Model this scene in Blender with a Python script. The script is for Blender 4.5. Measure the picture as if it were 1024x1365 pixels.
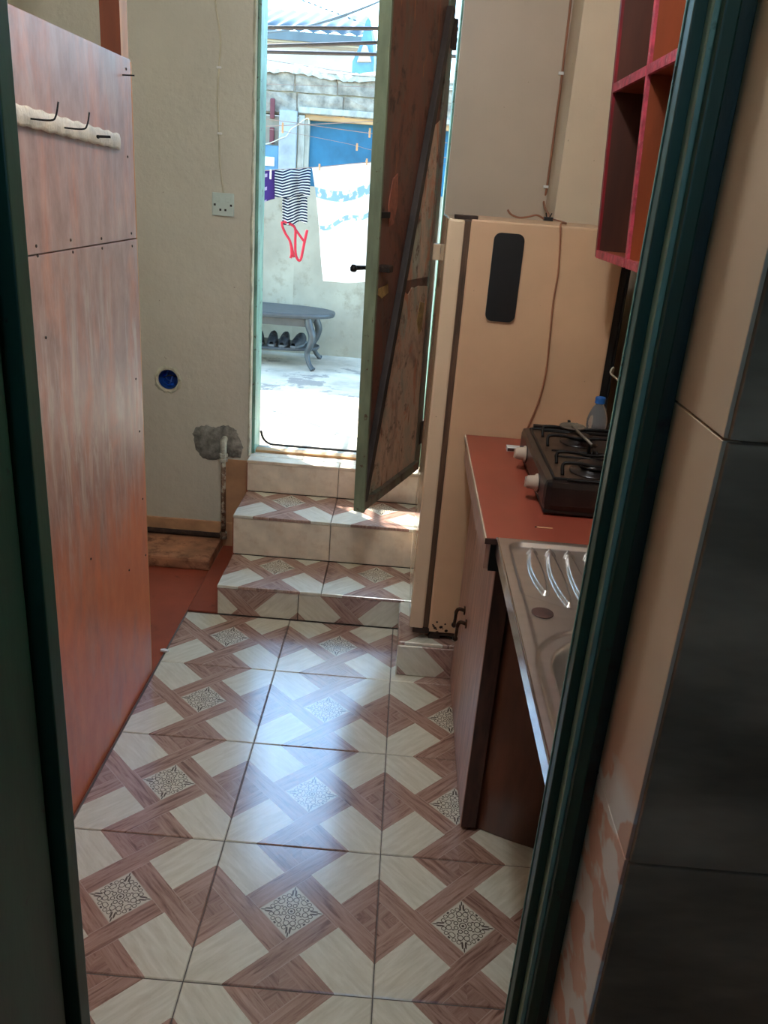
import bpy, bmesh, math, random
from mathutils import Vector, Matrix
random.seed(7)
for o in list(bpy.data.objects): bpy.data.objects.remove(o, do_unlink=True)
scn = bpy.context.scene
COL = scn.collection

# ---------------------------------------------------------------- camera
F, YAW, PITCH, ROLL = 1093.0, -0.00878, 0.37318, 0.07894
CAM = Vector((0.3541, -1.2304, 1.5729))
def cam_axes():
    cy, sy, cp, sp, cr, sr = (math.cos(YAW), math.sin(YAW), math.cos(PITCH), math.sin(PITCH), math.cos(ROLL), math.sin(ROLL))
    f = Vector((sy*cp, cy*cp, -sp)); r0 = Vector((cy, -sy, 0)); u0 = r0.cross(f)
    return cr*r0 + sr*u0, -sr*r0 + cr*u0, f
CR, CU, CF = cam_axes()
cd = bpy.data.cameras.new('camera'); co = bpy.data.objects.new('camera', cd); COL.objects.link(co)
co.matrix_world = Matrix(((CR.x, CU.x, -CF.x, CAM.x), (CR.y, CU.y, -CF.y, CAM.y), (CR.z, CU.z, -CF.z, CAM.z), (0, 0, 0, 1)))
cd.sensor_fit = 'VERTICAL'; cd.sensor_height = 24.0; cd.lens = F*24.0/1365.0
cd.clip_start = 0.02; cd.clip_end = 200
scn.camera = co
def on(ax, val, u, v):            # a photo pixel to the point of its ray on an axis plane
    d = CF + CR*((u-512)/F) - CU*((v-682.5)/F)
    return CAM + d*((val-CAM[ax])/d[ax])
def onx(X, u, v): return on(0, X, u, v)
def ony(Y, u, v): return on(1, Y, u, v)
def onz(Z, u, v): return on(2, Z, u, v)

# ---------------------------------------------------------------- sky, sun, exposure
w = bpy.data.worlds.new('world'); scn.world = w; w.use_nodes = True
wn = w.node_tree; bg = wn.nodes['Background']
sky = wn.nodes.new('ShaderNodeTexSky'); sky.sky_type = 'NISHITA'; sky.sun_disc = False
SUN = Vector((-1.2, 1.0, 1.5)).normalized()          # towards the sun
sky.sun_elevation = math.asin(SUN.z); sky.sun_rotation = math.atan2(SUN.x, SUN.y)
sky.dust_density = 0.7; sky.air_density = 1.0
tint = wn.nodes.new('ShaderNodeMix'); tint.data_type = 'RGBA'; tint.blend_type = 'MULTIPLY'; tint.inputs[0].default_value = 1
tint.inputs[7].default_value = (.74, 1.0, 1.04, 1); wn.links.new(sky.outputs[0], tint.inputs[6]); wn.links.new(tint.outputs[2], bg.inputs[0]); bg.inputs[1].default_value = 0.56
sd = bpy.data.lights.new('sun', 'SUN'); sd.energy = 5.8; sd.angle = math.radians(0.55); sd.color = (1, .95, .87)
so = bpy.data.objects.new('sun', sd); COL.objects.link(so); so.rotation_euler = SUN.to_track_quat('Z', 'Y').to_euler(); so.location = (-4, 6, 8)
scn.view_settings.view_transform = 'Standard'; scn.view_settings.look = 'None'
scn.view_settings.gamma = 1; scn.view_settings.use_curve_mapping = False
scn.view_settings.exposure = 1.52

# ---------------------------------------------------------------- material helpers
def lin(c):
    f = lambda v: v/12.92 if v <= .04045 else ((v+.055)/1.055)**2.4
    return tuple(f(x/255.0) for x in c[:3]) + (1.0,)
class E:                                     # an expression over shader math nodes
    nt = None
    def __init__(s, sock): s.s = sock
    @staticmethod
    def op(k, *a):
        n = E.nt.nodes.new('ShaderNodeMath'); n.operation = k
        for i, x in enumerate(a):
            if isinstance(x, E): E.nt.links.new(x.s, n.inputs[i])
            else: n.inputs[i].default_value = x
        return E(n.outputs[0])
    def __add__(s, o): return E.op('ADD', s, o)
    __radd__ = __add__
    def __sub__(s, o): return E.op('SUBTRACT', s, o)
    def __rsub__(s, o): return E.op('SUBTRACT', o, s)
    def __mul__(s, o): return E.op('MULTIPLY', s, o)
    __rmul__ = __mul__
    def __lt__(s, o): return E.op('LESS_THAN', s, o)
    def __gt__(s, o): return E.op('GREATER_THAN', s, o)
    def abs(s): return E.op('ABSOLUTE', s)
def emax(a, b): return E.op('MAXIMUM', a, b)
def emin(a, b): return E.op('MINIMUM', a, b)
def dist(x, y, cx, cy): return E.op('SQRT', (x-cx)*(x-cx) + (y-cy)*(y-cy))
def newmat(name):
    m = bpy.data.materials.new(name); m.use_nodes = True; E.nt = m.node_tree
    return m, m.node_tree, m.node_tree.nodes['Principled BSDF']
def coord(nt, kind='Object', scale=(1, 1, 1)):
    t = nt.nodes.new('ShaderNodeTexCoord'); mp = nt.nodes.new('ShaderNodeMapping')
    mp.inputs['Scale'].default_value = scale; nt.links.new(t.outputs[kind], mp.inputs['Vector'])
    return mp.outputs[0]
def noise(nt, vec, scale=5, detail=4, rough=.55, dist_=0):
    n = nt.nodes.new('ShaderNodeTexNoise'); n.inputs['Scale'].default_value = scale; n.inputs['Detail'].default_value = detail
    n.inputs['Roughness'].default_value = rough; n.inputs['Distortion'].default_value = dist_
    nt.links.new(vec, n.inputs['Vector']); return n.outputs['Fac']
def ramp(nt, fac, stops, interp='LINEAR'):
    r = nt.nodes.new('ShaderNodeValToRGB'); r.color_ramp.interpolation = interp
    els = r.color_ramp.elements
    while len(els) < len(stops): els.new(.5)
    for e, (p, c) in zip(els, stops): e.position = p; e.color = c if len(c) == 4 else lin(c)
    nt.links.new(fac.s if isinstance(fac, E) else fac, r.inputs[0]); return r.outputs[0]
def mix(nt, fac, a, b):
    m = nt.nodes.new('ShaderNodeMix'); m.data_type = 'RGBA'
    for i, x in ((0, fac), (6, a), (7, b)):
        if isinstance(x, E): x = x.s
        if isinstance(x, (int, float)): m.inputs[i].default_value = x
        elif isinstance(x, tuple): m.inputs[i].default_value = x if len(x) == 4 else lin(x)
        else: nt.links.new(x, m.inputs[i])
    return m.outputs[2]
def bump(nt, b, h, strength=.3, d=.01):
    n = nt.nodes.new('ShaderNodeBump'); n.inputs['Strength'].default_value = strength; n.inputs['Distance'].default_value = d
    nt.links.new(h.s if isinstance(h, E) else h, n.inputs['Height']); nt.links.new(n.outputs[0], b.inputs['Normal'])
def setc(nt, b, sock): nt.links.new(sock, b.inputs['Base Color'])
def plain(name, c, rough=.5, metal=0., var=.12, scale=(8, 8, 8), bmp=0., kind='Object', spec=.5, dirt=None, dirt_at=(.6, .72), dscale=14):
    m, nt, b = newmat(name); v = coord(nt, kind, scale)
    f = noise(nt, v, 1.0, 5)
    c1 = tuple(max(0, x*(1-var)) for x in c); c2 = tuple(min(255, x*(1+var)) for x in c)
    col = ramp(nt, f, [(.3, c1), (.7, c2)])
    if dirt:
        d = noise(nt, coord(nt, kind, (1, 1, 1)), dscale, 6, .7)
        col = mix(nt, ramp(nt, d, [(dirt_at[0], (0, 0, 0)), (dirt_at[1], (255, 255, 255))]), col, dirt)
    setc(nt, b, col)
    b.inputs['Roughness'].default_value = rough; b.inputs['Metallic'].default_value = metal
    b.inputs['Specular IOR Level'].default_value = spec
    if bmp: bump(nt, b, noise(nt, coord(nt, kind, tuple(s*4 for s in scale)), 1, 5), bmp, .004)
    return m

def wall_mat(name, c, dirtc=(120, 95, 65), b_=.8):
    m, nt, b = newmat(name); v = coord(nt, 'Object')
    col = ramp(nt, noise(nt, v, 2.2, 5), [(.3, tuple(x*.93 for x in c)), (.7, c)])
    chips = noise(nt, v, 38, 3, .6)
    col = mix(nt, ramp(nt, chips, [(.73, (0, 0, 0)), (.77, (255, 255, 255))]), col, dirtc)
    setc(nt, b, col); b.inputs['Roughness'].default_value = .45
    h = noise(nt, v, 13, 6, .65)
    bump(nt, b, h, b_, .008)
    return m
M = {}
M['wall'] = wall_mat('cream_wall_paint', (220, 214, 196))
M['wall_pale'] = wall_mat('pale_wall_paint', (206, 186, 164), b_=.2)
M['wall_warm'] = wall_mat('warm_cream_paint', (226, 204, 176), b_=.3)
M['ceil'] = plain('ceiling_paint', (222, 218, 205), .8)
M['red_floor'] = plain('red_floor_paint', (154, 74, 53), .35, var=.1, scale=(4, 4, 4), bmp=.08, dirt=(120, 60, 42))
M['base_paint'] = plain('pinkish_skirting_paint', (198, 150, 112), .5, var=.12, scale=(9, 9, 9), bmp=.3, dirt=(140, 84, 56), dirt_at=(.6, .7))
M['orange_panel'] = plain('orange_brown_panel', (196, 150, 112), .5, var=.12, scale=(6, 6, 6), bmp=.2)
M['ledge'] = plain('worn_red_cement', (168, 118, 88), .6, var=.2, scale=(10, 10, 10), bmp=.5, dirt=(116, 70, 48), dirt_at=(.5, .65))
M['grout'] = plain('dark_grout', (92, 84, 80), .8)
M['grey_tile'] = plain('grey_slate_tile', (158, 132, 108), .6, var=.3, scale=(3, 9, 9), bmp=.1, spec=.2)
M['grout_pale'] = plain('pale_tile_adhesive', (176, 150, 128), .85, var=.2, scale=(30, 30, 30), bmp=.6)
M['hall'] = plain('hall_wall_paint', (205, 196, 182), .7)
M['concrete'] = plain('grey_cement', (128, 126, 118), .9, var=.3, scale=(30, 30, 30), bmp=.9)
M['green'] = plain('dark_green_gloss', (24, 66, 52), .42, var=.25, scale=(12, 12, 3), bmp=.12, dirt=(26, 24, 22), dirt_at=(.63, .68), dscale=11)
M['green_dark'] = plain('blackened_green_paint', (26, 46, 40), .45, var=.3, scale=(12, 12, 4), bmp=.25, dirt=(14, 14, 14), dirt_at=(.56, .64), dscale=9)
M['bead'] = plain('highlight_green_paint', (142, 176, 154), .3, var=.15, scale=(14, 14, 4), dirt=(40, 70, 58), dirt_at=(.6, .68), dscale=14)  # gloss highlight of the frame ridge put into the paint colour
M['teal'] = plain('weathered_teal_paint', (112, 152, 136), .5, var=.2, scale=(14, 14, 6), bmp=.3, dirt=(64, 62, 52), dirt_at=(.6, .66), dscale=30)
M['teal_edge'] = plain('faded_green_grey_paint', (120, 132, 108), .5, var=.15, scale=(20, 20, 5), bmp=.2, dirt=(84, 60, 42), dirt_at=(.62, .68), dscale=26)
M['plaster_trim'] = plain('rough_white_plaster', (200, 198, 176), .8, var=.12, scale=(30, 30, 20), bmp=.9)
M['black'] = plain('black_plastic', (24, 22, 22), .45)
M['black_enamel'] = plain('black_enamel', (34, 27, 26), .28, var=.25, scale=(20, 20, 20), dirt=(64, 48, 40), dirt_at=(.55, .75), dscale=18)
M['brown_pan'] = plain('greasy_brown_pan', (58, 44, 36), .38, var=.3, scale=(14, 14, 14), bmp=.1, dirt=(92, 66, 48), dirt_at=(.55, .75), dscale=16)
M['iron'] = plain('black_iron', (22, 20, 20), .5, .4)
M['dull_metal'] = plain('dull_grey_metal', (112, 104, 94), .5, .4, var=.15, scale=(30, 30, 30))
M['knob'] = plain('cream_plastic', (184, 166, 150), .4)
M['steel'] = plain('stainless_steel', (206, 202, 198), .31, .92, var=.025, scale=(3, 40, 40))
M['chrome'] = plain('bright_chrome', (205, 208, 212), .16, 1.0, var=.05)
M['fridge'] = plain('aged_cream_enamel', (214, 174, 138), .38, var=.05, scale=(3, 3, 3), dirt=(96, 58, 36), dirt_at=(.715, .73), dscale=62)
M['fridge_door'] = plain('glossy_cream_enamel', (224, 196, 164), .14, var=.04, scale=(3, 3, 3), dirt=(92, 58, 40), dirt_at=(.71, .725), dscale=58)
M['gasket'] = plain('brown_rubber', (92, 66, 48), .6, var=.3, scale=(40, 40, 6))
M['rust'] = plain('black_rust', (52, 36, 28), .8, var=.4, scale=(40, 40, 40), bmp=.8)
M['laminate'] = plain('red_brown_laminate', (154, 74, 57), .33, var=.07, scale=(4, 4, 4), dirt=(110, 56, 40), dirt_at=(.7, .74), dscale=30)
M['lam_edge'] = plain('pale_board_edge', (196, 178, 156), .6)
M['cab_face'] = plain('pinkish_wood_veneer', (178, 138, 122), .4, var=.14, scale=(60, 60, 7), bmp=.15)
M['cab_edge'] = plain('dark_brown_edge', (74, 48, 40), .6, var=.25, scale=(40, 40, 10))
M['ply'] = plain('brown_plywood', (112, 66, 46), .5, var=.2, scale=(12, 12, 2.5), bmp=.08)
M['bronze'] = plain('dark_bronze', (64, 46, 34), .35, .8, var=.3, scale=(60, 60, 60))
M['pink_edge'] = plain('worn_red_paint_edge', (178, 66, 84), .45, var=.25, scale=(30, 30, 30), bmp=.3, dirt=(214, 150, 150), dirt_at=(.58, .72), dscale=40)
M['shelf_red'] = plain('dark_red_paint', (128, 28, 38), .4, var=.2, scale=(10, 10, 10))
M['shelf_shaded'] = plain('shaded_brown_board', (74, 38, 26), .5, var=.2, scale=(12, 12, 2))  # darker copy of the shelf board, with its shade put into the colour
M['shelf_orange'] = plain('orange_brown_board', (140, 66, 36), .45, var=.14, scale=(10, 10, 3), dirt=(120, 30, 26), dirt_at=(.66, .7), dscale=12)
M['cable'] = plain('cream_cable', (206, 198, 172), .5)
M['cable_red'] = plain('reddish_cable', (158, 104, 76), .5)
M['socket'] = plain('pale_socket_plastic', (206, 220, 212), .3, var=.04)
M['rail'] = plain('carved_white_strip', (214, 198, 176), .55, var=.1, scale=(24, 24, 24), bmp=.9)
M['post'] = plain('red_brown_post', (108, 54, 34), .5, var=.15, scale=(20, 20, 3))
M['post_side'] = plain('orange_post_side', (204, 142, 88), .6, var=.1, scale=(20, 20, 3))
M['bluebox'] = plain('blue_plastic', (28, 84, 170), .35, var=.3, scale=(30, 30, 30))
M['pipe_rust'] = plain('painted_rusty_pipe', (112, 84, 64), .6, var=.3, scale=(50, 50, 20), bmp=.5, dirt=(196, 188, 168), dirt_at=(.5, .55), dscale=34)
M['pipe'] = plain('galvanised_pipe', (178, 178, 164), .45, .25, var=.2, scale=(40, 40, 40), bmp=.3)
M['marble'] = plain('beige_marbled_tile', (228, 212, 190), .25, var=.08, scale=(9, 9, 9), dirt=(206, 180, 152), dirt_at=(.5, .75), dscale=12)
M['white_plastic'] = plain('white_plastic', (232, 230, 224), .4)
M['bottle_cap'] = plain('blue_cap', (40, 108, 188), .35)
M['match'] = plain('match_wood', (222, 180, 140), .7)
M['court_wall'] = plain('stained_plaster', (154, 144, 126), .9, var=.1, scale=(3, 3, 3), bmp=.4, dirt=(122, 108, 88), dirt_at=(.55, .78), dscale=7)
M['court_floor'] = plain('courtyard_cement', (198, 182, 160), .85, var=.12, scale=(5, 5, 5), bmp=.6, dirt=(150, 138, 126), dirt_at=(.58, .62), dscale=2.6)
M['block'] = plain('grey_block', (146, 136, 122), .95, var=.22, scale=(18, 18, 18), bmp=1.0)
M['mortar'] = plain('pale_mortar', (186, 172, 152), .95, var=.15, scale=(20, 20, 20), bmp=1.0)
M['pillar'] = plain('pale_blue_grey_plaster', (158, 162, 164), .9, var=.1, scale=(8, 8, 8), bmp=.5, dirt=(196, 172, 150), dirt_at=(.6, .7), dscale=10)
M['blue'] = plain('blue_painted_board', (34, 98, 128), .5, var=.14, scale=(5, 5, 5), bmp=.1)
M['wood_frame'] = plain('weathered_wood', (188, 148, 104), .7, var=.15, scale=(4, 30, 30), bmp=.3)
M['frame_pale'] = plain('pale_painted_frame', (168, 164, 152), .7, var=.15, scale=(20, 20, 8), bmp=.3)
M['house'] = plain('whitewash', (186, 184, 180), .9, var=.06, scale=(1, 1, 1), dirt=(196, 204, 216), dirt_at=(.56, .64), dscale=3)
M['roof'] = plain('grey_iron_sheet', (84, 90, 94), .5, .3, var=.12, scale=(2, 2, 2))
M['skyblue'] = plain('light_blue_board', (84, 126, 158), .6)
M['tan_board'] = plain('tan_board', (170, 150, 124), .7, var=.2, scale=(1, 14, 14))
M['rod'] = plain('grey_metal_rod', (96, 86, 84), .5, .4)
M['line'] = plain('pale_cord', (150, 126, 116), .7)
M['dark_cable'] = plain('grey_cable', (80, 90, 98), .6)
M['peg'] = plain('wooden_peg', (206, 158, 116), .7)
M['peg_white'] = plain('white_peg', (236, 234, 232), .5)
M['table'] = plain('grey_table_paint', (64, 66, 68), .42, var=.12, scale=(20, 20, 20), bmp=.1)
M['shoe'] = plain('black_leather', (44, 46, 50), .5, var=.3, scale=(30, 30, 30), bmp=.3)
M['sole'] = plain('grey_rubber_sole', (90, 92, 94), .7)
M['red_strap'] = plain('red_trim', (176, 22, 48), .7)
M['wood_dark_red'] = plain('dark_red_wood', (110, 54, 58), .7)

def tile_mat():
    m, nt, b = newmat('patterned_floor_tile')
    uv = nt.nodes.new('ShaderNodeUVMap'); sp = nt.nodes.new('ShaderNodeSeparateXYZ'); nt.links.new(uv.outputs[0], sp.inputs[0])
    u = E(sp.outputs[0]) - .5; v = E(sp.outputs[1]) - .5
    a = u+v; bb = u-v; aa = a.abs(); ab = bb.abs()
    med = (aa < .188)*(ab < .188)
    cream = emax((aa > .365)*(ab < .2), (ab > .365)*(aa < .2))
    oi = nt.nodes.new('ShaderNodeObjectInfo'); rnd = E(oi.outputs['Random'])
    bA = (aa > .188)*(aa < .365); bB = (ab > .188)*(ab < .365); sg = (a*bb) > 0.0
    g = emin(1.0, emax(emax(bA*(1-bB), bA*bB*sg), (1-bA)*(1-bB)*(aa > ab)))
    along = g*bb + (1-g)*a; across = g*a + (1-g)*bb
    cx = nt.nodes.new('ShaderNodeCombineXYZ')
    for i, e in enumerate((along*1.6 + rnd*7, across*17, rnd*31)): nt.links.new(e.s, cx.inputs[i])
    gr = noise(nt, cx.outputs[0], 1.6, 6, .62, .9)
    brown = ramp(nt, gr, [(.3, (112, 80, 68)), (.47, (164, 128, 112)), (.7, (190, 156, 140))])
    tri = (aa > .365)*(ab > .365)
    brown = mix(nt, tri*.25, brown, (126, 90, 78))
    la = emax((aa-.188).abs() < .003, (aa-.365).abs() < .003)*(ab > .188)*sg
    lb = emax((ab-.188).abs() < .003, (ab-.365).abs() < .003)*(aa > .188)*(1-sg)
    ln = emax(la, lb)
    brown = mix(nt, ln*.5, brown, (206, 182, 168))
    cx2 = nt.nodes.new('ShaderNodeCombineXYZ')
    for i, e in enumerate((along*20 + rnd*9, across*3, rnd*13)): nt.links.new(e.s, cx2.inputs[i])
    crm = ramp(nt, noise(nt, cx2.outputs[0], 1.2, 5, .6, .5), [(.3, (206, 200, 178)), (.7, (228, 224, 206))])
    col = mix(nt, cream, brown, crm)
    # medallion print
    du = u.abs()*(1/.188); dv = v.abs()*(1/.188)
    s = emax(du, dv); t = emin(du, dv)
    r = dist(s, t, 0, 0)
    def ring(cx_, cy_, rr, wd): return (dist(s, t, cx_, cy_) - rr).abs() < wd
    def leaf(cx_, cy_, rx, ry): return (((s-cx_)*(1/rx))*((s-cx_)*(1/rx)) + ((t-cy_)*(1/ry))*((t-cy_)*(1/ry))) < 1.0
    ink = r < .045
    for e in ((r-.105).abs() < .016, ring(.215, .088, .062, .014), ring(.44, .10, .085, .013), ring(.60, .15, .066, .012), leaf(.70, .05, .13, .03), leaf(.86, .0, .09, .022),
              ring(.37, .33, .075, .012), leaf(.46, .44, .032, .032), ring(.53, .30, .06, .011), leaf(.31, .17, .045, .022)):
        ink = emax(ink, e)
    mc = mix(nt, ink, (214, 206, 186), (92, 80, 72))
    edge = emax(aa, ab) > .181
    mc = mix(nt, edge, mc, (196, 180, 160))
    col = mix(nt, med, col, mc)
    setc(nt, b, col)
    sm = noise(nt, coord(nt, 'Object', (1, 1, 1)), 9, 5, .6)
    rr = nt.nodes.new('ShaderNodeMapRange'); rr.inputs[1].default_value = .3; rr.inputs[2].default_value = .7; rr.inputs[3].default_value = .15; rr.inputs[4].default_value = .24
    nt.links.new(sm, rr.inputs[0]); nt.links.new(rr.outputs[0], b.inputs['Roughness'])
    b.inputs['Specular IOR Level'].default_value = .8
    b.inputs['Coat Weight'].default_value = .6; b.inputs['Coat IOR'].default_value = 1.8; b.inputs['Coat Roughness'].default_value = .2
    return m
M['tile'] = tile_mat()

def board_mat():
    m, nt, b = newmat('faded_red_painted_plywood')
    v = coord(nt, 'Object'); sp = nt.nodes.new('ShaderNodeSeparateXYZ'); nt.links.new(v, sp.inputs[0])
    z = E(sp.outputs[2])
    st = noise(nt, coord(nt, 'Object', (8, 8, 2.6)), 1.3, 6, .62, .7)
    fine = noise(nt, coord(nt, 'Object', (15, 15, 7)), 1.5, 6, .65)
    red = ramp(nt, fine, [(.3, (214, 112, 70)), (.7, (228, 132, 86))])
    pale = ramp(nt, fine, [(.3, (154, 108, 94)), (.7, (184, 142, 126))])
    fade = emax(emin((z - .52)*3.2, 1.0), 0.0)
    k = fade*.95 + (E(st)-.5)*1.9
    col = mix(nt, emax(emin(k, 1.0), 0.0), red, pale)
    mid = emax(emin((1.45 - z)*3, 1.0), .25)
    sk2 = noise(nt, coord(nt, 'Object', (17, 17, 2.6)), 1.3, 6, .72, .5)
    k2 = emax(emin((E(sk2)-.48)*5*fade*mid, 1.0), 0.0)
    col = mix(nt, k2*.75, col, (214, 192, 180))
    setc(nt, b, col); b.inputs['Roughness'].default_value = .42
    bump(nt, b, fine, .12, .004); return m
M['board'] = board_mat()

def leaf_mat(name, base, green, dark=(54, 38, 34), spot=(66, 42, 32), rust=(120, 66, 46)):
    m, nt, b = newmat(name); v = coord(nt, 'Object')
    n1 = noise(nt, coord(nt, 'Object', (5, 5, 2)), 1.1, 6, .65, .6); n2 = noise(nt, v, 13, 6, .7); n3 = noise(nt, coord(nt, 'Object', (40, 40, 7)), 1, 5)
    col = ramp(nt, n1, [(.30, dark), (.45, base), (.58, tuple(x*.8 for x in green)), (.7, green)])
    col = mix(nt, ramp(nt, n2, [(.55, (0, 0, 0)), (.66, (255, 255, 255))]), col, spot)
    col = mix(nt, ramp(nt, n3, [(.62, (0, 0, 0)), (.7, (255, 255, 255))]), col, (150, 92, 60))
    n4 = noise(nt, coord(nt, 'Object', (7, 7, 4)), 1.3, 6, .7, .8)
    col = mix(nt, E(ramp(nt, n4, [(.52, (0, 0, 0)), (.62, (255, 255, 255))]))*.7, col, rust)
    setc(nt, b, col); b.inputs['Roughness'].default_value = .55; bump(nt, b, n2, .5, .006); return m
M['leaf_up'] = leaf_mat('rusted_brown_steel', (120, 74, 60), (128, 100, 88))
M['leaf_low'] = leaf_mat('peeling_grey_pink_steel', (216, 180, 156), (206, 204, 184), (128, 98, 84), (110, 82, 68), (204, 122, 86))
M['leaf_frame'] = leaf_mat('rusty_green_steel', (104, 92, 78), (120, 136, 116))
M['brace'] = plain('dark_rusted_bar', (58, 48, 44), .6, var=.25, scale=(20, 20, 8), bmp=.4)
M['peel'] = plain('peeling_red_paint', (150, 88, 70), .6, var=.2, scale=(30, 30, 30), bmp=.4)
M['yellow_paint'] = plain('yellowed_paint', (160, 128, 78), .6, var=.2, scale=(40, 40, 40), bmp=.5)
def reveal_mat():
    m, nt, b = newmat('tan_reveal_tile'); v = coord(nt, 'Object')
    sp = nt.nodes.new('ShaderNodeSeparateXYZ'); nt.links.new(v, sp.inputs[0]); z = E(sp.outputs[2])
    n = noise(nt, coord(nt, 'Object', (10, 10, 14)), 1.0, 3, .5)
    col = ramp(nt, noise(nt, v, 4, 5), [(.3, (226, 194, 160)), (.7, (238, 210, 178))])
    low = emax(emin((1.22 - z)*5, 1.0), 0.0)
    col = mix(nt, low, col, (236, 186, 158))
    wht = E(ramp(nt, n, [(.5, (0, 0, 0)), (.53, (255, 255, 255))]))
    hi = emax(emin((1.1 - z)*30, 1.0), 0.0)
    col = mix(nt, wht*hi*.95, col, (250, 242, 232))
    setc(nt, b, col); b.inputs['Roughness'].default_value = .4; bump(nt, b, n, .1, .004); return m
M['reveal'] = reveal_mat()

def cloth_mat(name, kind):
    m, nt, b = newmat(name)
    uv = nt.nodes.new('ShaderNodeUVMap'); sp = nt.nodes.new('ShaderNodeSeparateXYZ'); nt.links.new(uv.outputs[0], sp.inputs[0])
    u = E(sp.outputs[0]); v = E(sp.outputs[1]); nz = E(noise(nt, uv.outputs[0], 16, 4))
    if kind == 'stripe':
        st = E.op('FRACT', v*1.0) < .55
        col = mix(nt, st, (206, 208, 212), (20, 36, 66))
    elif kind == 'sheet':
        b1 = ((v - (.21 + .05*E.op('SINE', u*5.0))).abs() < .045)
        b2 = ((v - (.52 - .17*u + .02*E.op('SINE', u*14.0))).abs() < .022)
        k = emax(b1*(nz > .45), b2*(nz > .47))
        col = mix(nt, k*.75, (240, 240, 240), (110, 165, 190))
    else:
        k = ((E.op('FRACT', v*2.4 + .1) - .5).abs() < .13)*((u-.5).abs() < .26)*((u-.5).abs() > .06)
        col = mix(nt, k*.8, (70, 50, 116), (180, 170, 200))
    setc(nt, b, col); b.inputs['Roughness'].default_value = .9; b.inputs['Specular IOR Level'].default_value = .1
    tr = nt.nodes.new('ShaderNodeBsdfTranslucent'); nt.links.new(col, tr.inputs[0])
    ms = nt.nodes.new('ShaderNodeMixShader'); ms.inputs[0].default_value = .45 if kind == 'sheet' else .25
    nt.links.new(b.outputs[0], ms.inputs[1]); nt.links.new(tr.outputs[0], ms.inputs[2])
    nt.links.new(ms.outputs[0], nt.nodes['Material Output'].inputs[0]); return m
M['stripe'] = cloth_mat('navy_striped_jersey', 'stripe'); M['sheet'] = cloth_mat('white_bedsheet', 'sheet'); M['purple'] = cloth_mat('purple_jersey', 'purple')
m, nt, b = newmat('clear_bottle_plastic'); b.inputs['Base Color'].default_value = (.9, .93, .95, 1); b.inputs['Roughness'].default_value = .12
b.inputs['Transmission Weight'].default_value = .85; b.inputs['IOR'].default_value = 1.08; M['clear'] = m

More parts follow.
